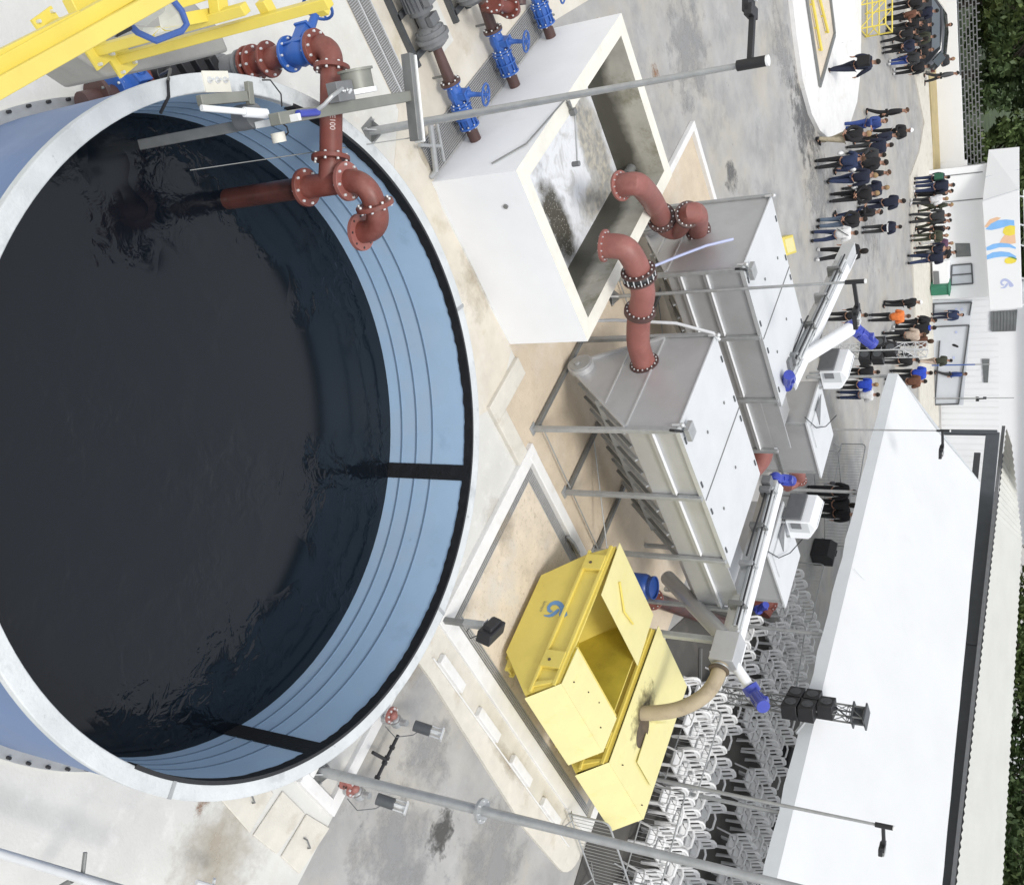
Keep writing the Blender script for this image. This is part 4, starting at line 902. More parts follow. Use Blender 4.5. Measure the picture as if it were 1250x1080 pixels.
b = B(); b.cyl(q0, q1, .17, 22); b.m(1).beam(q0+V((.16, -.12, -.1)), q1+V((.16, -.12, -.12)), .04, .04); b.build('auger_tube', ['rail_white', 'galv'], cv2)
motor(cv2, q1, q1-q0, 1.25)

# ---- red outlet pipes with blue actuators between and behind the steel tanks
t = thing('outlet_pipe', 'red bent outlet pipe beside the farther steel tank behind the grey lid', 'pipe', PT(935, 565, 1.6), 'red outlet bends behind the steel tanks')
P = [PT(932, 532, 2.0), PT(932, 545, 2.0), PT(928, 560, 1.9), PT(918, 572, 1.7)]
b = B(); b.tube(smooth(P), .26, 22); b.build('elbow', 'red_pipe_faded', t); fl(t, P[0], P[1]-P[0], .33, nb=16, mts=('red_pipe_faded', 'galv_bright'))
b = B(); b.cyl(P[0], P[0]+(P[0]-P[1])*1.2, .24, 22); b.build('neck', 'steel', t)
t = thing('outlet_pipe', 'red bent outlet pipe just behind the blue motor of the nearer conveyor', 'pipe', PT(968, 585, 1.2), 'red outlet bends behind the steel tanks')
P = [PT(958, 568, 1.4), PT(972, 572, 1.4), PT(974, 584, 1.2), PT(960, 592, 1.0)]; b = B(); b.tube(smooth(P), .20, 20); b.build('elbow', 'red_pipe_faded', t); fl(t, P[2], P[3]-P[1], .28, nb=14, mts=('red_pipe', 'galv_bright'))
t = thing('outlet_pipe', 'short red flanged pipe with blue actuator low beside the white seats', 'pipe', PT(930, 738, .8), 'red outlet bends behind the steel tanks')
P = [PT(924, 730, .8), PT(938, 736, .8), PT(932, 750, .7)]; b = B(); b.tube(smooth(P), .2, 20); b.build('elbow', 'red_pipe', t); fl(t, P[1], P[1]-P[0], .27, nb=12, mts=('red_pipe_faded', 'galv_bright')); motor(t, PT(924, 742, .95), (0, -.6, .6), .8, 'actuator')
t = thing('floor_pipe', 'long dark red pipe lying on the ground below the nearer steel tank', 'pipe', PT(800, 735, .2)); p, q = PT(797, 731, .25), PT(905, 768, .25); b = B(); b.cyl(p, q, .18, 20); b.build('pipe', 'red_pipe_wet_shade', t); fl(t, p, q-p, .26, nb=12, mts=('red_pipe_faded', 'galv_bright'))  # shade below the steel tank is put into the pipe's darker red
dr = thing('blue_drum', 'blue plastic drum standing beside the yellow skip under the steel tank', 'drum', (5.05, .15, 0))
b = B(); c = (5.05, .16); prof = [(.02, .27), (.06, .29), (.34, .29), (.36, .30), (.40, .30), (.42, .29), (.72, .29), (.78, .27), (.82, .235), (.86, .235), (.88, .25), (.93, .25)]
n = 32; vs = [(c[0]+r_*math.cos(2*math.pi*j/n), c[1]+r_*math.sin(2*math.pi*j/n), z) for z, r_ in prof for j in range(n)]
k = len(prof); b._add(vs, [(i*n+j, i*n+(j+1) % n, (i+1)*n+(j+1) % n, (i+1)*n+j) for i in range(k-1) for j in range(n)]+[tuple(range(n-1, -1, -1))])
b.cyl((c[0], c[1], .885), (c[0], c[1], .89), .235, n); b.build('body', 'drum_blue', dr)
b = B(); b.torus((c[0], c[1], .93), (0, 0, 1), .243, .014, 32, 8); b.build('rim_band', 'drum_blue', dr)
t = thing('pipe_stub_frame', 'short grey cable tray corner by the white kerb below the steel tank', 'frame', PT(700, 662)); b = B(); b.tube([PT(693, 655, .1), PT(700, 663, .14), PT(706, 674, .12)], .04, 8); b.build('tray', 'galv', t)

# ================================================================== yellow skips
def skip(a0, a1, lab, chute):
    t = thing('yellow_skip', lab, 'skip', ((a0+a1)/2, -2.8, .03), 'yellow steel skips in the bay')
    side = [(-1.92, .16), (-3.68, .16), (-4.47, .90), (-4.13, 1.46), (-1.08, 1.46), (-1.33, .93)]
    th = .03
    hl = B()
    for a_ in (a0, a1-th): hl.prism([(a_, y, z) for y, z in side], (th, 0, 0))
    hl.m(0)
    hl.box((a0+th, -3.68, .16), (a1-th, -1.92, .19))
    hl.prism([(a0+th, -3.68, .16), (a0+th, -4.47, .90), (a0+th, -4.44, .92), (a0+th, -3.66, .19)], (a1-a0-2*th, 0, 0))
    hl.prism([(a0+th, -1.92, .16), (a0+th, -1.33, .93), (a0+th, -1.08, 1.44), (a0+th, -1.11, 1.44), (a0+th, -1.36, .94), (a0+th, -1.94, .19)], (a1-a0-2*th, 0, 0))
    hull = hl.build('hull', 'yellow_paint', t, bevel=.006)
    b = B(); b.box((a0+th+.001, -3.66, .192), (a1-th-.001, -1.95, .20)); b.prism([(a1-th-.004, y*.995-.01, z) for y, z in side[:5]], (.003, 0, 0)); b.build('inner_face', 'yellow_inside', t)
    # rim channel with rails and lifting plates, both sides
    for a_, s_ in ((a0, -1), (a1, 1)):
        b = B(); b.beam((a_+s_*.035, -4.40, .99), (a_+s_*.035, -1.28, .99), .07, .05); b.beam((a_+s_*.03, -4.2, 1.38), (a_+s_*.03, -1.12, 1.38), .06, .06)
        b.prism([(a_+s_*.002, -4.30, 1.0), (a_+s_*.002, -4.16, 1.36), (a_+s_*.002, -4.10, 1.36), (a_+s_*.002, -4.2, 1.0)], (s_*.05, 0, 0)); b.build('rim_rail', 'yellow_paint', hull, bevel=.006)
        for y in (-3.72, -1.55):
            b = B(); b.obox((a_+s_*.045, y, 1.18), (.04, 0, 0), (0, .17, 0), (0, 0, .20)); b.m(1).cyl((a_+s_*.085, y-.03, 1.13), (a_+s_*.10, y-.03, 1.13), .03, 12); b.build('lifting_plate', ['yellow_paint', 'soot'], hull, bevel=.006)
    for x in (a0+.25, a1-.35):
        b = B(); b.box((x, -3.66, .03), (x+.1, -1.94, .16)); b.build('skid', 'yellow_paint', t)
    b = B(); [b.prism([(x, -3.70, .20), (x, -3.98, .22), (x, -3.98, .30), (x, -3.80, .34)], (.05, 0, 0)) for x in (a0+.1, a0+.3)]; b.cyl((a0+.08, -3.94, .26), (a0+.38, -3.94, .26), .025, 8); b.build('hook_bar', 'yellow_paint', t)
    # sloped end lid, fixed lid near end, flat lid on the far end
    e = .02
    b = B(); b.prism([(a0-.02, -4.54, .93), (a1+.02, -4.54, .93), (a1+.02, -4.15, 1.50), (a0-.02, -4.15, 1.50)], (0, .018, .012)); b.build('end_lid', 'yellow_lid', t, bevel=.004)
    yo = -3.42
    if not chute:
        b = B(); b.prism([(a0-.02, -4.15, 1.495), (a1+.02, -4.15, 1.495), (a1+.02, yo, 1.52), (a0-.02, yo, 1.52)], (0, 0, .018)); l1 = b.build('lid', 'yellow_lid', t, bevel=.004)
        b = B(); b.beam((a0, yo+.03, 1.50), (a1, yo+.03, 1.50), .04, .05); b.build('lid_frame', 'yellow_paint', l1, bevel=.006)
        b = B(); b.prism([(a0-.02, -2.24, 1.56), (a1+.02, -2.24, 1.56), (a1+.02, -1.02, 1.50), (a0-.02, -1.02, 1.50)], (0, 0, .018)); l2 = b.build('lid', 'yellow_lid', t, bevel=.004)
        b = B(); pts = [(a0+.42, -1.6, 1.57), (a0+.95, -1.9, 1.595), (a0+1.45, -1.82, 1.59)]; b.tube([V(p) for p in pts], .022, 6); b.build('handle', 'yellow_paint', l2)
        for x, y in ((.3, -3.9), (.9, -3.72), (1.8, -3.9), (1.4, -3.62)):
            b = B(); b.cyl((a0+x, y, 1.51), (a0+x, y, 1.545), .014, 8); b.build('bolt', 'soot', l1)
    else:
        b = B(); b.prism([(a0-.02, -4.15, 1.495), (a1+.02, -4.15, 1.495), (a1+.02, -1.02, 1.50), (a0-.02, -1.02, 1.50)], (0, 0, .018)); l1 = b.build('lid', 'yellow_lid', t, bevel=.004)
        hc_ = V((a0+.78, -3.0, 1.52))
        b = B(); b.poly([(hc_.x+u*.62-.12, hc_.y+v_*.95+.35, 1.5165) for u, v_ in ((-1, -1), (1, -1), (1, 1), (-1, 1))]); b.build('soot_mark', 'stain_soot', l1, smooth=False)
        b = B(); b.poly([(hc_.x+.1+.26*math.cos(f), hc_.y+.05+.34*math.sin(f), 1.5172) for f in [2*math.pi*i/24 for i in range(24)]]); b.build('inlet_opening', 'soot', l1)
        b = B(); b.prism([(a0+.62, -2.75, 1.52), (a0+1.35, -2.45, 1.52), (a0+1.3, -2.42, 1.75), (a0+.7, -2.72, 1.72)], (.012, -.02, .006)); b.prism([(a0+1.0, -2.9, 1.53), (a0+1.95, -2.9, 1.53), (a0+1.95, -3.55, 1.55), (a0+1.0, -3.55, 1.55)], (0, 0, .02)); b.build('flap', 'yellow_lid', l1, bevel=.004)
        for x, y in ((.5, -3.9), (1.9, -4.0)):
            b = B(); b.cyl((a0+x, y, 1.51), (a0+x, y, 1.545), .014, 8); b.build('bolt', 'soot', l1)
    return t, hull
s1, h1 = skip(2.06, 4.30, 'yellow skip with open middle hatch and blue curl emblem on its side', False)
s2, h2 = skip(4.72, 6.92, 'yellow skip with closed lid where the conveyor chute enters', True)
# emblem on the side of the front skip
def emblem(parent, c, xd, yd, nd, s, m, m2, small=True, m3=None):
    xd, yd, nd = V(xd), V(yd), V(nd)
    def pt(x, y): return V(c)+xd*x*s+yd*y*s
    outer = [(.0, -.42), (-.22, -.36), (-.36, -.18), (-.38, .02), (-.30, .22), (-.12, .42), (.10, .60), (.30, .72), (.42, .62), (.44, .40), (.30, .30), (.10, .28), (-.08, .14), (-.16, -.04), (-.12, -.20), (.02, -.26), (.14, -.18), (.18, -.04), (.30, -.14), (.22, -.32)]
    tail = [(.02, .16), (.12, .26), (.30, .18), (.46, .06), (.52, -.12), (.50, -.36), (.44, -.40), (.42, -.20), (.34, -.08), (.20, .02)]
    b = B(); b.prism([pt(x, y) for x, y in outer], nd*.003); b.prism([pt(x, y)+nd*.0005 for x, y in tail], nd*.003); b.build('emblem', m, parent, smooth=False)
ed = V((0, -1, 0))
emblem(h1, (2.055, -2.62, .76), ed, (0, 0, 1), (-1, 0, 0), .42, 'logo_blue', None)
text('kimyo', (2.0555, -2.62, .50), ed, (-1, 0, 0), .10, 'logo_grey', h1)

# ================================================================== lamp posts
def lamp_post(base, h, lab, d1=None, r0=.055, arm=None, base_plate=True, panel=1.1, disc=None):
    base = V(base); t = thing('lamp_post', lab, 'lamp post', base, 'lamp posts of the yard')
    b = B(); b.tube([base, base+V((0, 0, h*.45)), base+V((0, 0, h))], [r0, r0*.8, r0*.55], 14)
    po = b.build('pole', 'galv', t)
    if base_plate:
        b = B(); b.box(base-V((.16, .16, 0)), base+V((.16, .16, .02))); b.m(1)
        for i in (-1, 1):
            for j in (-1, 1): b.cyl(base+V((i*.12, j*.12, .0)), base+V((i*.12, j*.12, .07)), .018, 6); b.prism([base+V((i*.03, j*.03, .02)), base+V((i*.13, j*.13, .02)), base+V((i*.03, j*.03, .2))], (.012, -.012, 0))
        b.build('base_plate', ['galv_dark', 'galv'], t)
    top = base+V((0, 0, h))
    b = B(); b.cyl(top-V((0, 0, .06)), top+V((0, 0, .30)), r0*1.0, 14); b.m(1).cyl(top+V((0, 0, .30)), top+V((0, 0, .33)), r0*1.0, 14); b.build('bracket', ['black_plastic', 'led'], t)
    if d1 is not None:
        d1 = V(d1).normalized(); s_ = d1.cross(V((0, 0, 1))).normalized(); a_ = top+V((0, 0, .1))
        b = B(); b.beam(a_, a_+d1*.55+V((0, 0, .02)), .07, .07); b.obox(a_+d1*.62, d1*.07, s_*.12, (0, 0, .05)); b.build('arm', 'black_plastic', t, bevel=.008)
        k = (V((0, 0, 1))*.75+d1*-.15).normalized(); L0 = a_+d1*.6
        b = B(); b.obox(L0+d1*panel/2-V((0, 0, .03)), d1*panel/2, s_*.12, (0, 0, .045)); hd = b.build('lamp_head', 'black_plastic', t, bevel=.01)
        b = B()
        for i in range(12): b.obox(L0+d1*(.2+(panel-.3)*i/11)+V((0, 0, .03)), d1*.028, s_*.1, (0, 0, .018)); b.obox(L0+d1*(.2+(panel-.3)*i/11)+V((0, 0, -.03))-s_*.135, d1*.034, s_*.015, (0, 0, .06))
        b.build('cooling_fin', 'led', hd); hd.children[0]['kind'] = 'stuff'
    if disc:
        b = B(); b.cyl(base+V((0, 0, disc-.02)), base+V((0, 0, disc+.02)), .16, 24); b.m(1)
        for i in range(8): f = math.pi/4*i; b.cyl(base+V((.13*math.cos(f), .13*math.sin(f), disc-.04)), base+V((.13*math.cos(f), .13*math.sin(f), disc+.04)), .013, 6)
        b.build('joint_flange', ['galv', 'galv_bright'], t)
    return t
lamp_post(PT(452, 161), 5.75, 'tall grey lamp post between the tank and the basin with a flat floodlight head', (-.70, .71, 0), r0=.065, panel=1.25)
lamp_post(PT(746, 362.4), 5.05, 'grey lamp post rising beside the farther steel tank with a small black lamp', (1, -.12, -.05), r0=.045, panel=.42)
lamp_post(PT(388, 940), 9.2, 'thick galvanised post with a flanged joint rising from the tank edge by the round valves', None, r0=.075, disc=2.8)
lamp_post(PT(786, 948), hgt(PT(786, 948), 1072), 'grey lamp post standing among the white chairs with a small black lamp', (1, -.3, -.1), r0=.055, panel=.22, base_plate=False)
lamp_post(PT(952, 523.5), hgt(PT(952, 523.5), 1146), 'thin grey lamp post in front of the white canopy gable', (1, -.2, -.1), r0=.035, panel=.35, base_plate=False)
lamp_post(PT(1140, 487), 2.2, 'far thin lamp post in front of the white building', (.5, .5, -.2), r0=.03, panel=.3, base_plate=False)

# ---- floodlight on a short square post by the bay corner
fp = thing('floodlight', 'black floodlight on a short square grey post at the corner of the skip bay', 'floodlight', PT(543, 757, .12))
p = PT(543, 757, .12); b = B(); b.beam(p, p+V((0, 0, .42)), .09, .09, up=(1, 0, 0)); b.m(1).beam(p+V((0, 0, .40)), p+V((0, 0, .80)), .11, .11, up=(1, 0, 0)); b.build('post', ['galv_dark', 'galv'], fp, bevel=.006)
c = p+V((.02, -.02, .92)); d = V((.60, -.45, -.25)).normalized(); s_ = V((-.35, -.75, .0)).normalized(); u_ = d.cross(s_).normalized()
b = B(); b.obox(c+d*.06, d*.10, s_*.24, u_*.13); b.obox(c-d*.06, d*.05, s_*.16, u_*.08); hd = b.build('lamp_head', 'black_plastic', fp, bevel=.02)
b = B(); b.obox(c+u_*.135-s_*.02, d*.07, s_*.075, (u_*.003)); b.obox(c+u_*.135+s_*-.15, d*.02, s_*.08, u_*.003); b.build('label_plate', 'sticker_white', hd)
b = B(); b.tube([p+V((.05, 0, .5)), p+V((.12, -.08, .42)), p+V((.12, -.2, .55)), c-s_*-.05], .008, 6); b.build('cable', 'black_plastic', fp)

# ---- actuated valves beside the tank
def act_valve(px, py, lab, k, dirpx):
    c = PT(px, py, .35); d = (PT(px+dirpx[0], py+dirpx[1], .35)-c).normalized()
    t = thing('actuated_valve', lab, 'valve', (c.x, c.y, 0), 'actuated valves by the tank foot')
    b = B(); b.cyl(c-V((0, 0, .35)), c-V((0, 0, .1)), .07, 14); b.build('pipe_stub', 'galv', t)
    b = B(); o_ = c-d*.18+V((0, 0, .0)); b.flange(o_, V((.2, -.1, 1)), .13, .04, 8, .018, 1); b.ball(o_+V((0, 0, .04)), .07); b.build('red_flange', ['red_pipe_faded', 'galv_bright'], t)
    if k:
        o_ = c-d*.42; b = B(); b.flange(o_, V((.3, .1, 1)), .12, .05, 6, .018, 1); b.cyl(o_, o_+d*.2, .05, 12); b.build('red_flange', ['red_pipe_faded', 'dark_pipe'], t)
    b = B(); b.cyl(c-d*.06, c+d*.05, .10, 16); b.ball(c, .10); b.cyl(c, c+V((0, 0, .2)), .05, 12); b.build('valve_body', 'galv', t)
    a_ = c+V((.02, 0, .32)); e_ = d.cross(V((0, 0, 1)))
    ad = (UU*.95+UR*.28-FW*.1).normalized(); ad = V((ad.x, ad.y, max(.15, ad.z))).normalized()
    b = B(); b.cyl(a_, a_+ad*.27, .085, 18); b.obox(a_+ad*.2-V((0, 0, .1)), (.05, 0, 0), (0, .05, 0), (0, 0, .06)); ac = b.build('actuator', 'dark_grey', t, bevel=.012)
    b = B(); uu, ww = perp(ad)
    for f in (0, 1.57, 3.14, 4.71): o_ = (uu*math.cos(f)+ww*math.sin(f))*.07; b.cyl(a_+ad*.27+o_, a_+ad*.45+o_, .011, 6)
    b.obox(a_+ad*.45, ad*.012, uu*.09, ww*.09); b.cyl(a_+ad*.27, a_+ad*.43, .035, 10); b.build('yoke', 'galv_bright', ac)
    b = B(); b.tube([a_+ad*.15, a_+ad*.1+V((.05, -.12, -.1)), a_+V((.1, -.2, -.3)), a_+V((.02, -.1, -.5))], .008, 6); b.build('cable', 'mid_grey', t)
act_valve(484, 880, 'grey actuated valve with red flange nearest the skip bay', 0, (10, 12)); act_valve(438, 968, 'grey actuated valve with two red flanges behind the thick post', 1, (10, 9))
t = thing('black_pipe', 'thin black plastic pipe with a tee joining the two actuated valves', 'pipe', PT(470, 925)); p, q = PT(486, 897, .3), PT(456, 958, .3); m_ = p.lerp(q, .5)
b = B(); b.cyl(p, q, .028, 10); b.cyl(m_, m_+(PT(455, 918, .3)-m_), .028, 10); [b.cyl(p.lerp(q, f-.025), p.lerp(q, f+.025), .045, 10) for f in (.25, .46, .56, .85)]; b.build('pipe', 'black_plastic', t)
t = thing('galvanised_rail', 'bright galvanised tube rail crossing the lower left corner', 'rail', PT(60, 1055, .9))
b = B(); p, q = PT(-30, 1032, 1.0), PT(150, 1088, 1.0); b.cyl(p, q, .045, 12); b.build('rail', 'galv_bright', t); b = B(); p, q = PT(-30, 1029, .96), PT(150, 1082, .96); b.cyl(p, q, .022, 8); b.build('rail', 'galv', t)
b = B(); b.cyl(PT(104, 1040, .95), PT(101, 1066, .95), .022, 8); b.cyl(PT(88, 1074, .9), PT(60, 1090, .6), .03, 8); b.build('stub', 'galv_dark', t)
t = thing('galvanised_rail', 'small white tube end poking in at the bottom edge below the chamber lids', 'rail', PT(255, 1078, .5)); b = B(); b.cyl(PT(240, 1076, .6), PT(272, 1086, .6), .03, 8); b.cyl(PT(262, 1072, .6), PT(258, 1090, .5), .02, 8); b.build('rail', 'galv_bright', t)

# ================================================================== seating under and beside the canopy
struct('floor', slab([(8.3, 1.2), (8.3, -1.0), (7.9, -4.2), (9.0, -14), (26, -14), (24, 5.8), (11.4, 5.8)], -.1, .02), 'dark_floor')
def make_chair():
    t = thing('plastic_chair', 'white plastic armchair', 'chair', (0, 0, .02), 'white plastic armchairs set out in rows')
    b = B(); n = 6; vs = []
    for i in range(n+1):
        y = .20-.38*i/n
        for j in range(n+1):
            x = -.22+.44*j/n; vs.append((x, -y, .445-.02*math.cos(math.pi*x/.44)*math.cos(math.pi*y/.5)))
    b._add(vs, [(i*(n+1)+j, i*(n+1)+j+1, (i+1)*(n+1)+j+1, (i+1)*(n+1)+j) for i in range(n) for j in range(n)])
    b.box((-.22, -.205, .40), (.22, -.19, .44)); b.box((-.22, -.19, .40), (-.205, .19, .44)); b.box((.205, -.19, .40), (.22, .19, .44)); b.build('seat', 'chair_white', t)
    bk = B(); P = lambda x, z_: V((x, .20+.13*(z_-.44)/.42, .44+(z_-.44)*1.14))
    loop = [P(-.19, .43), P(-.205, .62), P(-.195, .78), P(-.135, .845), P(0, .865), P(.135, .845), P(.195, .78), P(.205, .62), P(.19, .43)]
    bk.tube(loop, .034, 6)
    bk.beam(P(0, .44), P(0, .85), .10, .02, up=(0, 1, .3)); bk.beam(P(-.19, .51), P(.19, .51), .02, .13, up=(0, .35, 1)); bk.beam(P(-.16, .815), P(.16, .815), .03, .07, up=(0, .35, 1)); bk.build('backrest', 'chair_white', t)
    for s_ in (-1, 1):
        b = B(); b.tube([(s_*.245, -.20, .46), (s_*.265, -.22, .58), (s_*.27, -.17, .645), (s_*.265, .10, .655), (s_*.225, .245, .60)], .030, 6); b.build('armrest', 'chair_white', t)
        b = B(); b.beam((s_*.225, -.20, .45), (s_*.27, -.25, 0), .07, .045); b.build('leg', 'chair_white', t)
        b = B(); b.beam((s_*.21, .20, .45), (s_*.25, .30, 0), .07, .045); b.build('leg', 'chair_white', t)
    return t
CH = make_chair(); used = [0]
def chair(x, y, lab, rz=0.):
    loc = (x, y, .02); rz += random.uniform(-.06, .06)
    if not used[0]: used[0] = 1; CH.location = loc; CH.rotation_euler = (0, 0, rz); CH['label'] = lab; return
    dup(CH, loc, rz, lab)
rows = [.02-1.0*k for k in range(9)]
for k, y in enumerate(rows):
    for i in range(6):
        chair(10.1+.545*i+random.uniform(-.03, .03), y-.3+random.uniform(-.04, .04)+.0*i, 'white plastic armchair in the open block of rows just behind the yellow skips')
    if y > -8:
        for i in range(6):
            chair(15.3+.54*i+random.uniform(-.03, .03), y+1.1+random.uniform(-.04, .04), 'white plastic armchair in the shaded block of rows along the canopy edge')
for k, y in enumerate((1.0, 2.0, 3.0, 4.1)):
    for i in range(5 if k != 3 else 4):
        if k in (0,) or i > 1: chair(10.2+.545*i+(.4 if k == 3 else 0), y-.3+random.uniform(-.04, .04), 'white plastic armchair in the short rows beyond the conveyor head')
for k, y in enumerate((2.3, 3.3, 4.3, 5.3, 6.3, 7.3)):
    for i in range(7): chair(13.9+.54*i, y-.1+random.uniform(-.04, .04), 'white plastic armchair in the rows between the steel tanks and the canopy')
chair(8.9, -.05, 'single white plastic armchair below the conveyor head by the chute', .2)

# ---- white canopy
cn = thing('white_canopy', 'large brilliant white marquee roof over the seating', 'canopy', (14, 6, 0))
FL, RL, RR, FR_ = V((11.7, 14.25, 3.0)), V((17.35, 14.7, 5.0)), PA(17.35, 1150, 1080), V((11.45, -3.2, 3.0))
dR = (RR-RL)/(RL.y-RR.y); dF = (FR_-FL)/(FL.y-FR_.y)
RE, FE = RL+dR*26, FL+dF*26
BL = V((23.2, 14.4, 3.0)); BE = V((23.4, -11.5, 3.4))
b = B(); n = 26; m_ = 8; vs = []
for i in range(n+1):
    f = FL.lerp(FE, i/n); g = RL.lerp(RE, i/n)
    for j in range(m_+1):
        s_ = j/m_; p = f.lerp(g, s_); p.z -= .12*math.sin(math.pi*s_)*(1-.5*abs(math.sin(math.pi*i/8.7)))+random.uniform(-.012, .012); vs.append(p)
b._add(vs, [(i*(m_+1)+j, (i+1)*(m_+1)+j, (i+1)*(m_+1)+j+1, i*(m_+1)+j+1) for i in range(n) for j in range(m_)])
b._add([RL, RE, BE, BL], [(0, 1, 2, 3)]); b.build('roof', 'canopy', cn)
b = B(); k = 40; vs = []
for i in range(k+1):
    p = FL.lerp(FE, i/k); vs += [p+V((-.01, 0, .01)), p+V((-.02-.02*(i % 2), 0, -.30-.02*(i % 3)))]
b._add(vs, [(i*2, i*2+1, i*2+3, i*2+2) for i in range(k)]); b._add([FL, RL, RL+V((0, .05, -.3)), FL+V((0, .05, -.3))], [(0, 1, 2, 3)]); b.build('valance', 'valance', cn)
b = B(); b.cyl(FL+V((0, -10.6, -.05)), FE+V((0, 0, -.05)), .035, 8); b.cyl(FL+V((-.06, -10.6, -.28)), FE+V((-.06, 0, -.28)), .03, 8); b.build('eave_tube', 'galv_bright', cn)
b = B(); b.cyl(FL+V((.05, 0, -.05)), FE+V((.05, 0, -.05)), .03, 8); b.build('eave_tube', 'galv', cn)
for i in range(6):
    for e0, e1 in ((FL, FE), (BL, BE)):
        p = e0.lerp(e1, i/5.0); b = B(); b.cyl((p.x+.1, p.y, .02), (p.x+.1, p.y, p.z), .05, 10); b.build('pole', 'galv', cn)
b = B(); [b.cyl(PT(x, y, z), PT(x2, y2, z2), .007, 5) for x, y, z, x2, y2, z2 in ((1043, 694, 3.1, 1160, 825, 4.6),)]; b.build('seam_cord', 'valance', cn)

# ---- PA towers: lattice mast, black loudspeakers
def truss_mast(t, p, h, w_=.15, mt='galv_bright'):
    b = B(); cs = [V((i*w_, j*w_, 0)) for i, j in ((-1, -1), (1, -1), (1, 1), (-1, 1))]
    for c in cs: b.cyl(p+c, p+c+V((0, 0, h)), .024, 8)
    n = int(h/.36)
    for k in range(n):
        for i in range(4):
            z0, z1 = h*k/n, h*(k+1)/n; a_, c_ = cs[i], cs[(i+1) % 4]
            if k % 2: a_, c_ = c_, a_
            b.cyl(p+a_+V((0, 0, z0)), p+c_+V((0, 0, z1)), .012, 6)
            b.cyl(p+cs[i]+V((0, 0, z1)), p+cs[(i+1) % 4]+V((0, 0, z1)), .010, 6)
    return b.build('lattice_mast', mt, t)
def speakers(t, c, d):
    d = V(d).normalized(); s_ = d.cross(V((0, 0, 1)))
    for k, (o_, z) in enumerate(((-.24, .0), (.24, .0), (-.24, -.42), (.24, -.42), (.0, .40))):
        q = c+s_*o_+V((0, 0, z)); b = B(); b.obox(q, d*.20, s_*.22, (0, 0, .19)); sp = b.build('loudspeaker', 'black_plastic', t, bevel=.015)
        b = B(); b.cyl(q+d*.2, q+d*.212, .14, 18); b.cyl(q+d*.212, q+d*.22, .07, 14); b.build('driver', 'dark_grey', sp)
    b = B(); b.cyl(c+s_*.1+V((.0, 0, .6)), c+s_*-.3+V((0, 0, 1.0)), .02, 6); b.build('hanger', 'dark_grey', t)
t = thing('speaker_tower', 'black loudspeaker cluster on a lattice mast in front of the long canopy eave', 'speaker tower', (11.0, 1.28, .02), 'loudspeaker towers')
pz = V((11.05, 1.25, .02)); truss_mast(t, pz, 4.25, mt='galv_dark'); speakers(t, V((10.98, 1.28, 2.98)), (-.6, .3, 0))
b = B(); b.obox(pz+V((0, 0, 4.15)), (.03, 0, 0), (0, .25, 0), (0, 0, .16)); b.obox(pz+V((0, 0, 4.3)), (.22, 0, 0), (0, .25, 0), (0, 0, .02)); b.obox(pz+V((0, 0, 4.0)), (.22, 0, 0), (0, .25, 0), (0, 0, .02)); b.build('mast_head', 'dark_grey', t); b = B(); b.beam(pz+V((-.02, -.3, 2.95)), pz+V((-.02, -.75, 2.75)), .1, .05); b.build('fascia_plate', 'galv', t)
b = B(); [b.beam(pz+V((0, 0, .06)), pz+V((x, y, .06)), .06, .06) for x, y in ((.8, .8), (-.8, .8), (.8, -.8), (-.8, -.8))]; b.build('base', 'galv_dark', t)
p = PT(1000, 430); t = thing('speaker_tower', 'black loudspeaker cluster on a lattice mast near the canopy corner among the crowd', 'speaker tower', p, 'loudspeaker towers')
truss_mast(t, p, 3.6, .18); speakers(t, p+V((0, 0, 2.05)), (-.7, -.2, 0))
b = B(); [b.beam(p+V((0, 0, .06)), p+V((x, y, .06)), .06, .06) for x, y in ((.8, .8), (-.8, .8), (.8, -.8), (-.8, -.8))]; b.build('base', 'galv_dark', t)
for k, (x, y, z, lab) in enumerate(((1010, 675, .5, 'black stage box under the canopy edge beside the wire barriers'), (962, 930, .5, 'black box under the canopy between the chair rows'), (955, 1000, .5, 'larger black box under the canopy near the lower edge of the picture'))):
    c = PT(x, y, z); t = thing('black_monitor', lab, 'box', (c.x, c.y, .02), 'black boxes under the canopy')
    b = B(); b.prism([c+V((-.3, -.35, -.48)), c+V((.3, -.35, -.48)), c+V((.3, -.35, .2)), c+V((-.1, -.35, .3)), c+V((-.3, -.35, .1))], (0, .75, 0)); b.build('case', 'black_plastic', t, bevel=.02); b = B(); b.obox(c+V((-.02, 0, .31)), (.02, 0, 0), (0, .12, 0), (0, 0, .015)); b.build('handle', 'dark_grey', t)

# ---- steel crowd barriers
def make_barrier():
    t = thing('crowd_barrier', 'galvanised crowd barrier', 'barrier', (0, 0, 0), 'galvanised crowd barriers')
    b = B(); h = 1.08; w_ = 1.1
    b.tube([(-w_, 0, .2), (-w_, 0, h-.12), (-w_+.04, 0, h-.03), (-w_+.12, 0, h), (w_-.12, 0, h), (w_-.04, 0, h-.03), (w_, 0, h-.12), (w_, 0, .2), (w_, 0, .2)], .021, 8); b.cyl((-w_, 0, .2), (w_, 0, .2), .018, 8); b.build('frame', 'galv', t)
    b = B(); [b.cyl((-w_+.11*i, 0, .2), (-w_+.11*i, 0, h), .006, 6) for i in range(1, 20)]; b.build('bars', 'galv', t)
    for x in (-w_+.2, w_-.2):
        b = B(); b.tube([(x, -.33, .02), (x, 0, .22), (x, .33, .02)], .018, 6); b.build('leg', 'galv', t)
    return t
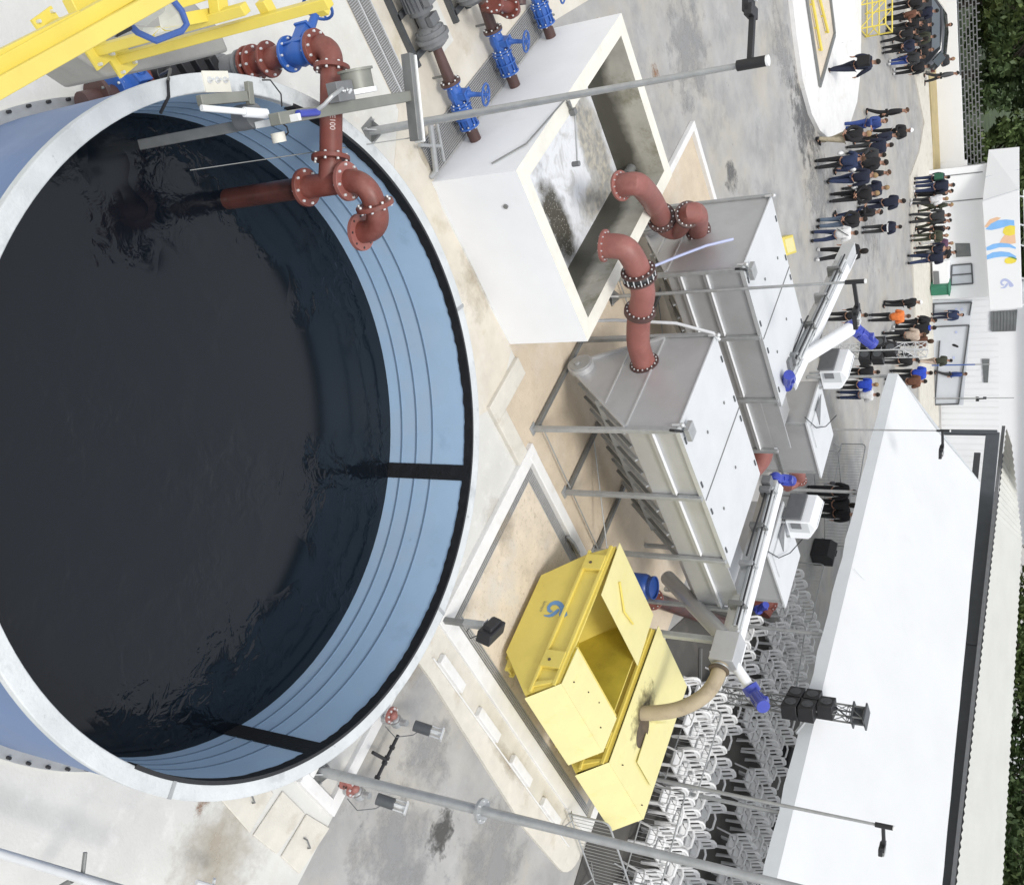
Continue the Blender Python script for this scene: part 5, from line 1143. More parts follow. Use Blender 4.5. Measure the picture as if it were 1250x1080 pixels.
BR = make_barrier(); bl = [((684, 990), (716, 1076), 'galvanised crowd barrier just below the second skip lying across the road end'), ((784, 958), (752, 1068), 'galvanised crowd barrier at the lower edge along the dark floor'), ((800, 955), (832, 860), 'galvanised crowd barrier between the yellow skips and the first chairs'), ((985, 560), (990, 610), 'galvanised crowd barrier by the white tip of the rear steel tank'), ((1000, 600), (1000, 655), 'galvanised crowd barrier by the black coated visitors'), ((1020, 545), (1010, 600), 'galvanised crowd barrier next to the thin lamp post'), ((965, 690), (950, 750), 'galvanised crowd barrier among the shaded chairs beyond the conveyor'), ((940, 770), (930, 830), 'galvanised crowd barrier among the shaded chairs before the speaker cluster')]
for i, (p0, p1, lab) in enumerate(bl):
    p, q = PT(*p0, .02), PT(*p1, .02); c = (p+q)/2; rz = math.atan2(q.y-p.y, q.x-p.x)
    if i == 0: BR.location = c; BR.rotation_euler = (0, 0, rz); BR['label'] = lab
    else: dup(BR, c, rz, lab)

# ================================================================== back of the yard
# yellow cage barrier
t = thing('yellow_cage', 'yellow tubular cage frame standing between the island and the group of people', 'frame', PT(1045, 20))
c0 = PT(1047, 36); ux = (PT(1047, -12)-c0).normalized(); uy = V((0, 0, 1)).cross(ux)
if uy.y < 0: uy = -uy
b = B(); hh = 1.05
for x in (0, .9, 1.8, 2.7):
    for y in (0, 1.2): b.cyl(c0+ux*x+uy*y, c0+ux*x+uy*y+V((0, 0, hh)), .03, 8)
for z in (.08, .55, hh):
    for y in (0, 1.2): b.cyl(c0+uy*y+V((0, 0, z)), c0+ux*2.7+uy*y+V((0, 0, z)), .03, 8)
    for x in (0, 2.7): b.cyl(c0+ux*x+V((0, 0, z)), c0+ux*x+uy*1.2+V((0, 0, z)), .03, 8)
for x in (0, .9, 1.8): b.cyl(c0+ux*x+V((0, 0, .08)), c0+ux*(x+.9)+V((0, 0, hh)), .022, 6); b.cyl(c0+ux*x+uy*1.2+V((0, 0, .08)), c0+ux*(x+.9)+uy*1.2+V((0, 0, hh)), .022, 6)
b.build('tube_frame', 'yellow_rail', t)
t = thing('yellow_mat', 'flat yellow box cover lying on the road behind the farther steel tank', 'cover', PT(955, 300)); ps = [PT(x, y, .05) for x, y in ((947, 291), (960, 287), (965, 309), (952, 313))]; b = B(); b.prism([V((p.x, p.y, .01)) for p in ps], (0, 0, .25)); b.build('cover', 'yellow_rail', t, bevel=.02); b = B(); b.prism([V((p.x, p.y, .262)).lerp(V((sum(q.x for q in ps)/4, sum(q.y for q in ps)/4, .262)), .25) for p in ps], (0, 0, .012)); b.build('panel', 'yellow_lid', t)

# pale pavement strip, earth strip, white boundary wall with block screen
kb = [PT(*q) for q in [(1098, -60), (1104, 0), (1108, 60), (1117, 100), (1127, 150), (1121, 185), (1110, 215), (1112, 300), (1117, 400), (1120, 430), (1122, 520), (1145, 520), (1142, 430), (1138, 350), (1134, 214), (1139, 214), (1133, 120), (1130, 60), (1126, -60)]]
struct('pavement', slab(kb, -.1, .06), 'kerb_old')
es = [PT(*q) for q in [(1121, -60), (1127, 0), (1130, 60), (1135, 130), (1138, 214), (1146, 214), (1145, 130), (1141, 60), (1137, 0), (1133, -60)]]
struct('ground', slab(es, -.1, .085), 'tan_strip')
W0, W1 = PT(1135, -40), PT(1147, 216)
WD = (W1-W0).normalized(); WN = V((WD.y, -WD.x, 0));  WN = WN if WN.dot(CAM-W0) > 0 else -WN
bw = thing('boundary_wall', 'long white stepped boundary wall with a grey block screen on top', 'wall', W0)
Lw = (W1-W0).length
segs = [(-6, .52, 1.20), (.52, .93, 1.28), (.93, 1.02, 1.42)]
for f0, f1, h in segs:
    p, q = W0+WD*Lw*f0 if f0 > 0 else W0-WD*6, W0+WD*Lw*f1; b = B(); b.obox((p+q)/2+V((0, 0, h/2)), (q-p)/2, WN*.08, (0, 0, h/2)); b.build('wall_panel', 'panel_white', bw, bevel=.01)
b = B(); y0 = 1.25
for k in range(6):
    z = y0+.17*k; p, q = W0-WD*6-WN*.12, W0+WD*Lw*1.12-WN*.12; b.beam(p+V((0, 0, z)), q+V((0, 0, z)), .04, .045)
    n = int((q-p).length/.42)
    for i in range(n): c = p+WD*(.42*(i+.5*(k % 2))); b.beam(c+V((0, 0, z)), c+V((0, 0, z+.17)), .06, .06, up=WD)
b.build('block_screen', 'mid_grey', bw)

# white building with signboard, booth and long shed
P0, P1 = PT(1133, 215), PT(1140, 490)
BD = (P1-P0).normalized(); BN = V((BD.y, -BD.x, 0)); BN = BN if BN.dot(CAM-P0) > 0 else -BN
def W_(x, y, off=0.): return PP(x, y, P0+BN*off, BN)
def wpoly(b, pts, off, th): b.prism([W_(x, y, off) for x, y in pts], BN*th); return b
bd = thing('white_building', 'low white building with plain panels and a framed window behind the row of people', 'building', P0)
e0 = W_(1136, 208); e0.z = 0; e1 = W_(1138, 366); e1.z = 0; H1 = 3.6
b = B(); b.prism([e0, e1, e1-BN*7, e0-BN*7], (0, 0, H1)); b.build('wall', 'building_white', bd, bevel=.02)
b = B()
for y in (214, 246): p = W_(1163, y); b.beam(V((p.x, p.y, .05))+BN*.012, V((p.x, p.y, 2.6))+BN*.012, .05, .02, up=BN)
b.build('panel_joint', 'mid_grey', bd)
b = B(); wpoly(b, [(1166, 297), (1184, 297), (1185.5, 313), (1167, 314)], .004, .02); w_ = b.build('window', 'window_dark', bd); b = B(); wpoly(b, [(1164, 296), (1166, 296), (1167, 315), (1165, 315)], .0, .05); b.build('sill', 'kerb', w_)
b = B(); q = [(1162, 324), (1186, 322), (1187.5, 346), (1161, 348)]
wn = B(); wpoly(wn, q, .004, .02); wn = wn.build('window', 'glass_pale', bd)
for a_, c_ in ((q[0], q[1]), (q[1], q[2]), (q[2], q[3]), (q[3], q[0]), ((1162, 336), (1187, 334))): b = B(); b.beam(W_(*a_, .04), W_(*c_, .04), .07, .06, up=BN); b.build('frame', 'frame_dark', wn)
b = B(); wpoly(b, [(1140, 318), (1160, 317), (1160, 349), (1141, 352)], .02, .5); b.build('porch_block', 'building_white', bd, bevel=.02)
b = B(); wpoly(b, [(1139, 331), (1146, 331), (1147, 347), (1140, 348)], .53, .02); b.build('vent', 'mid_grey', bd)
t = thing('green_bin', 'green wheeled bin standing by the porch block of the white building', 'bin', PT(1135, 353)); p = PT(1135, 352); b = B(); b.prism([p+V((-.28, -.3, .08)), p+V((.28, -.3, .08)), p+V((.28, .3, .08)), p+V((-.28, .3, .08))], (0, 0, .85)); b.build('body', 'green_bin', t, bevel=.03); b = B(); b.obox(p+V((0, 0, .97)), (.32, 0, 0), (0, .34, 0), (0, 0, .035)); b.build('lid', 'green_bin', t, bevel=.02)
sg = thing('signboard', 'long white signboard with blue waves, yellow drops and a small blue curl emblem', 'sign', W_(1200, 280, 1.0))
F = 1.0
b = B(); wpoly(b, [(1199.5, 246), (1244, 232), (1248, 375), (1209, 378)], F, .12); b.build('board', 'panel_white', sg, bevel=.01)
lft = [W_(1199.5, 246, F+.12), W_(1244, 232, F+.12)]; lb = [PP(1207, 183, W_(1225, 200, F)-BN*.9, (BN*.94-BD*.34)), PP(1244, 179.5, W_(1225, 200, F)-BN*.9, (BN*.94-BD*.34))]
b = B(); b.prism([lft[0], lft[1], lb[1], lb[0]], -BN*.1); b.build('side_board', 'panel_white', sg)
b = B(); b.beam(lft[0].lerp(lb[0], .47)+BN*.006, lft[1].lerp(lb[1], .47)+BN*.006, .03, .012, up=BN); b.beam(lft[0].lerp(lb[0], .02)+BN*.006, lft[1].lerp(lb[1], .02)+BN*.006, .02, .012, up=BN); b.build('board_joint', 'glass_pale', sg)
def art(pts, m, k, nm='painted_shape'): b = B(); wpoly(b, pts, F+.12+.003*k, .003); return b.build(nm, m, sg, smooth=False)
art([(1201.5, 277), (1208, 268), (1217, 265), (1222, 266), (1214, 272), (1206, 278)], 'art_peach', 1)
art([(1203, 280), (1210, 273), (1218, 269), (1228, 268), (1238, 269), (1238.5, 277), (1230, 276), (1220, 279), (1210, 281)], 'art_blue', 2)
art([(1225, 280), (1227, 277), (1233, 275), (1239, 276), (1239, 286), (1233, 288), (1227, 287), (1224, 284)], 'art_yellow', 3)
art([(1226, 287), (1239, 286), (1240, 297), (1233, 298), (1220, 297), (1223, 291)], 'art_peach', 1)
art([(1204, 302), (1212, 298), (1222, 296.5), (1232, 297.5), (1240, 302), (1240, 304), (1232, 302), (1220, 302), (1210, 305), (1204.5, 306)], 'art_blue', 2)
art([(1204.5, 312), (1212, 308), (1222, 307), (1232, 308), (1240.5, 313), (1240, 315), (1232, 313.5), (1222, 313.5), (1212, 315), (1205, 317)], 'art_blue', 2)
art([(1226, 320), (1227, 316), (1232, 314), (1238, 315), (1241, 317), (1240, 320), (1235, 322), (1229, 322)], 'art_yellow', 3)
art([(1230, 313.6), (1236, 313.6), (1241, 315.5), (1241, 317.3), (1236, 315.4)], 'art_green', 4)
c = W_(1227, 345, F+.125); emblem(sg, c, BD, (0, 0, 1), BN, .55, 'logo_pale', None)
b = B(); [b.cyl(W_(1249, y, F), W_(1249, y, F)-BN*1.5-V((0, 0, .4)), .04, 6) for y in (240, 275, 300, 340, 372)]; b.cyl(W_(1250, 232, F-.8), W_(1253, 376, F-.8), .05, 6); b.build('back_frame', 'galv_bright', sg)
# glazed booth
bo = thing('glazed_booth', 'pale glazed booth front with dark frames and two faint blue stickers', 'booth', W_(1138, 430))
b = B(); wpoly(b, [(1138, 366), (1187, 366), (1176, 494), (1142, 494)], -.12, .1); b.build('glass_wall', 'glass_pale', bo)
for a_, c_ in (((1138, 371), (1186, 369)), ((1186, 369), (1183, 385)), ((1140, 372), (1139, 386)), ((1141, 399), (1183, 397)), ((1183, 397), (1170, 493)), ((1170, 493), (1142, 494)), ((1147, 416), (1141, 494))):
    b = B(); b.beam(W_(*a_, .03), W_(*c_, .03), .07, .07, up=BN); b.build('frame', 'frame_dark', bo)
b = B(); [wpoly(b, [(x, y), (x+2.5, y), (x+2.5, y+3), (x, y+3)], .0, .006) for x, y in ((1166, 376), (1173, 376), (1166, 404), (1163, 435))]; b.build('sticker', 'logo_pale', bo)
# white ribbed shed behind
sh = thing('white_shed', 'long white ribbed shed with a grey window behind the glazed booth', 'building', W_(1160, 430, -2))
S = -2.2
b = B(); s0 = W_(1170, 360, S); s1 = W_(1170, 660, S); s0.z = s1.z = 0; b.prism([s0, s1, s1-BN*9, s0-BN*9], (0, 0, 4.6)); b.build('wall', 'building_white', sh)
b = B(); L_ = (s1-s0).length; n = int(L_/.35)
for i in range(n): p = s0+BD*(.35*i); b.beam(p+V((0, 0, .1))+BN*.02, p+V((0, 0, 3.0))+BN*.02, .06, .04, up=BN)
b.build('ribs', 'panel_white', sh)
b = B(); wpoly(b, [(1199, 438), (1208, 438), (1206, 467), (1201, 467)], S+.04, .02); b.build('window', 'window_dark', sh)
b = B(); wpoly(b, [(1210, 380), (1242, 378), (1240, 404), (1211, 405)], S+.04, .03); w_ = b.build('window', 'window_dark', sh)
b = B(); [b.beam(W_(1210+4*i, 380, S+.08), W_(1210+4*i, 404, S+.08), .03, .03, up=BN) for i in range(8)]; b.build('frame', 'mid_grey', w_)
b = B(); b.prism([s0+V((0, 0, 4.6))+BN*.5-BD*.3, s1+V((0, 0, 4.6))+BN*.5, s1-BN*9.3+V((0, 0, 4.9)), s0-BN*9.3+V((0, 0, 4.9))-BD*.3], (0, 0, .12)); b.build('roof', 'building_white', sh)
t = thing('flag_mast', 'thin grey mast in front of the ribbed shed', 'mast', W_(1142, 492, .4)); p = W_(1142, 486, .4); p.z = 0; b = B(); b.cyl(p, p+V((0, 0, 4.0)), .025, 8); b.build('pole', 'galv', t); b = B(); b.obox(p+V((0, 0, 2.6)), (.05, 0, 0), (0, .05, 0), (0, 0, .08)); b.build('box', 'dark_grey', t)
t = thing('street_sign_post', 'dark blue post in front of the booth glass', 'post', W_(1140, 446, .4)); p = PT(1136, 446); b = B(); b.cyl(p, p+V((0, 0, 2.2)), .035, 8); b.m(1).cyl(p+V((0, 0, 2.2)), p+V((0, 0, 2.9)), .03, 8); b.build('pole', ['net_blue', 'galv'], t)

# dark steel portal shed with cream roof on the right
ps = thing('open_shed', 'long open shed with dark steel beam and cream ribbed roof behind the canopy', 'building', PT(1160, 800, 0))
zb = 3.5
g0, g1 = PT(1212, 528, zb), PT(1157, 1090, zb); gd = (g1-g0).normalized(); gn = V((0, 0, 1)).cross(gd); gn = gn if gn.x > 0 else -gn
b = B(); b.beam(g0, g0+gd*40, .12, .62); b.build('beam', 'fascia_dark', ps, bevel=.02)
for k, f in enumerate((0.01, 11, 22, 33)):
    p = g0+gd*f; b = B(); b.beam((p.x, p.y, 0), (p.x, p.y, zb+.2), .22, .22, up=gd); b.build('column', 'fascia_dark', ps, bevel=.01)
b = B(); b.beam(g0+gn*1.2+V((0, 0, .45)), g0+gn*1.2+gd*40+V((0, 0, .45)), .1, .2); b.beam(g0+gn*2.0+V((0, 0, -.9)), g0+gn*2.0+gd*40+V((0, 0, -.9)), .1, .3); b.build('purlin', 'dark_grey', ps)
b = B(); b.prism([V((x.x, x.y, .02)) for x in (g0+gn*6, g0+gn*6+gd*40, g0+gn*6.1+gd*40, g0+gn*6.1)], (0, 0, 3.2)); b.build('back_wall', 'dark_grey', ps)
r0, r1 = PT(1228, 520, 4.35), PT(1166.5, 1080, 4.35); rd = (r1-r0).normalized()
ra, rb, rc = PT(1234, 540, 4.9), PT(1247, 660, 4.9), PT(1223, 1080, 4.9)
b = B(); vs = []; n = 150
for i in range(n+1):
    f = i/n*1.12; p = r0+(r1-r0)*f; q = ra.lerp(rb, f/.24) if f < .24 else rb+(rc-rb)*((f-.24)/.76); e_ = V((0, 0, .05*(i % 2))); vs += [p+e_, p.lerp(q, .5)+e_+V((0, 0, .0)), q+e_]
b._add(vs, [(i*3+k, i*3+3+k, i*3+4+k, i*3+1+k) for i in range(n) for k in (0, 1)]); b.build('roof', 'roof_cream', ps)
b = B(); b.beam(r0-V((0, 0, .10)), r1+(r1-r0)*.12-V((0, 0, .10)), .05, .14); b.build('gutter', 'mid_grey', ps)
b = B(); b.obox(g0+gd*.3+gn*.6+V((0, 0, .5)), gd*.5, gn*.05, (0, 0, .25)); [b.obox(g0+gd*f+gn*1.2+V((0, 0, .62)), gd*.7, gn*.05, (0, 0, .05)) for f in (6.5, 13, 20)]; b.build('strip_light', 'led', ps)
b = B(); b.box(PT(1150, 1060, 2.2)-V((.5, .5, .5)), PT(1150, 1060, 2.2)+V((.5, .5, .5))); b.build('tank_box', 'galv', ps, bevel=.02)
wb = thing('white_hall', 'tall white hall wall rising above the cream roof', 'building', PT(1225, 450, 3)); 
p = W_(1230, 520, -4.5); 
h0, h1 = W_(1230, 385, -4.2), W_(1230, 555, -4.2); h0.z = h1.z = 0
b = B(); b.prism([h0, h1, h1-BN*6, h0-BN*6], (0, 0, 5.6)); b.build('wall', 'building_white', wb, bevel=.03)
b = B(); b.beam(h0+V((0, 0, 5.2))+BN*.02, h1+V((0, 0, 5.2))+BN*.02, .05, .06, up=BN); b.build('ledge', 'panel_white', wb)
pk = thing('pink_roof_house', 'small house with pink roof half hidden in the trees behind the cream roof', 'house', PT(1246, 905, 2)); c = PT(1247, 905, 2.2)+V((14, 4, 0)); c.z = 0
b = B(); b.box(c-V((3, 3, 0)), c+V((3, 3, 2.6))); b.build('wall', 'building_white', pk); b = B(); b.prism([c+V((-3.4, -3.4, 2.6)), c+V((3.4, -3.4, 2.6)), c+V((0, -3.4, 4.4))], (0, 6.8, 0)); b.build('roof', 'pink_roof', pk)

# dark car behind the people at the top edge
def car(c, d, lab):
    t = thing('parked_car', lab, 'car', c); d = V(d).normalized(); s_ = V((-d.y, d.x, 0)); U_ = V((0, 0, 1))
    prof = [(-2.1, .35), (-2.15, .75), (-1.95, 1.0), (-1.5, 1.42), (-.4, 1.52), (.45, 1.45), (1.15, 1.0), (1.95, .88), (2.15, .65), (2.1, .32)]
    n = len(prof); vs = []
    for k, (wd, sh_) in enumerate(((-.86, .0), (-.80, 1), (.80, 1), (.86, 0))):
        for x, z in prof:
            w2 = wd*(.86 if z > 1.2 else 1.0); vs.append(c+d*(x*(1 if sh_ else .985))+s_*w2+U_*(z+(.0 if sh_ else -.03*(z > .9))))
    b = B(); fs = [(k*n+i, k*n+(i+1) % n, (k+1)*n+(i+1) % n, (k+1)*n+i) for k in range(3) for i in range(n)]+[tuple(range(n-1, -1, -1)), tuple(3*n+i for i in range(n))]; b._add(vs, fs); b.build('body', 'car_paint', t, bevel=.04)
    for nm, x0, z0, x1, z1 in (('windscreen', .52, 1.42, 1.1, 1.04), ('rear_window', -1.55, 1.38, -1.92, 1.03)):
        o_ = d*(.02 if x1 > 0 else -.02)+U_*.02; b = B(); b.poly([c+d*x0+s_*.64+U_*z0+o_, c+d*x1+s_*.74+U_*z1+o_, c+d*x1-s_*.74+U_*z1+o_, c+d*x0-s_*.64+U_*z0+o_]); b.build(nm, 'car_glass', t)
    for k in (-1, 1):
        b = B(); b.poly([c+d*x+s_*k*(.79 if z > 1.2 else .872)+U_*z for x, z in ((-1.6, 1.02), (-1.35, 1.36), (.35, 1.36), (.95, 1.02))]); b.build('side_window', 'car_glass', t)
        for x in (-1.35, 1.35):
            q = c+d*x+s_*k*.74+U_*.32; b = B(); b.cyl(q, q+s_*k*.16, .32, 22); wl = b.build('wheel', 'tyre', t); b = B(); b.cyl(q+s_*k*.161, q+s_*k*.168, .19, 16); b.build('rim', 'galv', wl)
        b = B(); b.obox(c+d*2.08+s_*k*.6+U_*.72, d*.05, s_*.16, U_*.07); b.build('headlight', 'led', t); b = B(); b.obox(c-d*2.12+s_*k*.66+U_*.82, d*.03, s_*.12, U_*.08); b.build('tail_light', 'red_pipe', t)
car(PT(1108, 30)+V((.6, 1.0, 0)), PT(1108, 30)-PT(1108, 90), 'dark grey car parked behind the group of people at the top edge')

# ================================================================== trees
def tree(base, h, rad, lab, lm='leaf', nl=2600, asp=1.0):
    base = V(base); t = thing('leafy_tree', lab, 'tree', base, 'trees beyond the wall and roofs')
    b = B(); tr = [base, base+V((.1, .05, h*.25)), base+V((-.1, .1, h*.5)), base+V((.05, 0, h*.75))]; b.tube(tr, [.26, .2, .15, .06], 8)
    br = []
    for i in range(9):
        f = random.uniform(0, 6.28); z = h*random.uniform(.22, .6); q = base+V((math.cos(f)*rad*.7, math.sin(f)*rad*.7, z+h*random.uniform(.1, .3))); p = base+V((0, 0, z)); b.tube([p, p.lerp(q, .5)+V((0, 0, .2)), q], [.09, .06, .02], 6); br.append(q)
    b.build('trunk', 'bark', t)
    cl = []
    for i in range(60):
        f = random.uniform(0, 6.28); u = random.uniform(-1, 1); rr = random.uniform(.35, 1.0)
        cl.append((base+V((math.cos(f)*math.sqrt(1-u*u)*rad*rr, math.sin(f)*math.sqrt(1-u*u)*rad*rr, h*.50+u*h*.48*asp*rr)), rad*random.uniform(.16, .34)))
    vs, fs = [], []; per = nl//len(cl)
    for c, r_ in cl:
        for k in range(per):
            d = V((random.gauss(0, 1), random.gauss(0, 1), random.gauss(0, .8))).normalized()*r_*random.random()**.4
            p = c+d; a_ = V((random.gauss(0, 1), random.gauss(0, 1), random.gauss(0, .6))).normalized(); e_ = a_.cross(V((random.random(), random.random(), random.random()+.2))).normalized()
            s_ = random.uniform(.15, .30)*(rad/3)**.3; o_ = len(vs); vs += [p-a_*s_, p+e_*s_*.45, p+a_*s_, p-e_*s_*.45]; fs.append((o_, o_+1, o_+2, o_+3))
    b = B(); b._add(vs, fs); b.build('crown', lm, t, smooth=False)
tl = [(-8, 52, 9, 3.6), (-3, 50.5, 8, 3.2), (1.5, 51, 9, 3.4), (6, 50, 8.5, 3.2), (10.5, 49.5, 8, 3.0), (15, 48, 7.5, 3.0), (19, 47.5, 8, 3.0), (23.5, 46, 7.5, 3.0), (27.5, 45, 7, 2.8), (31, 44, 8, 3.2), (3, 58, 11, 4.2), (12, 57, 11, 4.4), (21, 56, 11, 4.4), (30, 53, 11, 4.2)]
kinds = ['mid green tree in the line behind the block screen wall', 'dark tree rising behind the front line of trees at the wall']
for i, (x, y, h, r_) in enumerate(tl): tree((x, y, 0), h, r_, kinds[0 if i < 10 else 1], 'leaf' if i % 3 else 'leaf_dark', 5400 if i < 10 else 3600)
for i, (x, y, h, r_) in enumerate([(50, 33, 8, 3.6), (54, 27, 8, 3.6), (47, 28, 7, 3), (52, 21, 8, 3.6), (56, 15, 9, 4), (49, 15.5, 7, 3), (53, 9, 8, 3.6), (49, 3, 8, 3.4), (55, 2, 9, 4), (60, 24, 10, 4.4), (62, 12, 10, 4.4), (44, 36, 7, 2.8)]): tree((x, y, 0), h, r_, 'dark green tree growing beyond the cream shed roof', 'leaf_dark' if i % 2 else 'leaf', 3600)
b = B(); b.box((-60, 44.5, 0), (60, 130, .03)); b.box((38, -20, 0), (130, 44.5, .03)); o = b.build('ground', 'undergrowth'); o['kind'] = 'structure'
fn = thing('white_rail_fence', 'white rail fence among the trees beyond the cream roof', 'fence', (44, 20, 0)); b = B(); [b.box((44.0, y, 0), (44.12, y+.12, 3.0)) for y in range(-6, 40, 4)]; b.build('post', 'rail_white', fn)['kind'] = 'stuff'; b = B(); [b.box((44.02, -6, z), (44.1, 38, z+.14)) for z in (2.0, 2.85)]; b.build('rail', 'rail_white', fn)
t = thing('utility_pole', 'pale concrete utility pole among the trees behind the block screen', 'pole', (16, 47, 0)); b = B(); b.tube([(14.0, 46.6, 0), (14.0, 46.6, 9)], [.16, .1], 10); b.build('pole', 'galv', t); b = B(); b.beam((13.2, 46.6, 8.4), (14.8, 46.6, 8.4), .1, .1); b.build('crossarm', 'galv_dark', t)

# ================================================================== people
def skin_mesh(nodes, edges, sub=1, root=0):
    """nodes: list of (x, y, z, radius_x, radius_y); edges join them; grown with a Skin modifier into one surface"""
    me = bpy.data.meshes.new('tmp'); me.from_pydata([n[:3] for n in nodes], edges, [])
    o = bpy.data.objects.new('tmp', me); col.objects.link(o)
    md = o.modifiers.new('skin', 'SKIN'); md.use_smooth_shade = True; md.branch_smoothing = .3
    if not me.skin_vertices: 
        bpy.context.view_layer.objects.active = o
    for i, sv in enumerate(me.skin_vertices[0].data): sv.radius = nodes[i][3:5]; sv.use_root = (i == root)
    s_ = o.modifiers.new('sub', 'SUBSURF'); s_.levels = sub; s_.render_levels = sub
    bpy.context.view_layer.update()
    out = bpy.data.meshes.new_from_object(o.evaluated_get(bpy.context.evaluated_depsgraph_get()))
    bpy.data.objects.remove(o); bpy.data.meshes.remove(me)
    out.polygons.foreach_set('use_smooth', [True]*len(out.polygons))
    return out
def pose(arm, leg, skirt=False):
    """joint positions for a 1.75 m figure facing -y"""
    J = dict(pel=V((0, 0, .95)), sp=V((0, .01, 1.14)), ch=V((0, .0, 1.34)), nk=V((0, .01, 1.49)), hb=V((0, -.01, 1.57)), ht=V((0, -.005, 1.68)))
    for s_, k in ((-1, 'l'), (1, 'r')):
        J['sh'+k] = V((s_*.185, .01, 1.42)); J['hip'+k] = V((s_*.095, 0, .90))
        st = {'stand': (0, 0), 'walk': (s_*.20, s_*.20), 'wide': (0, 0)}[leg]; wd = .15 if leg == 'wide' else .105
        J['kn'+k] = V((s_*wd, -.02-st[0]*.55, .49)); J['an'+k] = V((s_*wd*1.08, .03-st[1], .085+(.05 if leg == 'walk' and s_ < 0 else 0))); J['to'+k] = J['an'+k]+V((s_*.02, -.15, -.05))
        if arm == 'down': J['el'+k] = V((s_*.245, .03, 1.13)); J['wr'+k] = V((s_*.25, -.04, .88)); hd = V((0, -.02, -1))
        elif arm == 'front': J['el'+k] = V((s_*.25, -.02, 1.13)); J['wr'+k] = V((s_*.09, -.25, 1.15)); hd = V((-s_*.5, -.75, .25))
        elif arm == 'back': J['el'+k] = V((s_*.27, .12, 1.15)); J['wr'+k] = V((s_*.06, .19, .99)); hd = V((-s_*.8, .1, -.4))
        elif arm == 'swing': J['el'+k] = V((s_*.25, .03+s_*.10, 1.14)); J['wr'+k] = V((s_*.25, -.08+s_*.20, .92)); hd = V((0, -.2+s_*.2, -1))
        else:
            if s_ > 0: J['el'+k] = V((.27, -.08, 1.16)); J['wr'+k] = V((.14, -.22, 1.38)); hd = V((-.3, -.3, .9))
            else: J['el'+k] = V((-.25, .03, 1.13)); J['wr'+k] = V((-.24, -.05, .88)); hd = V((0, -.05, -1))
        J['hd'+k] = hd.normalized()
    return J
PROTO = {}
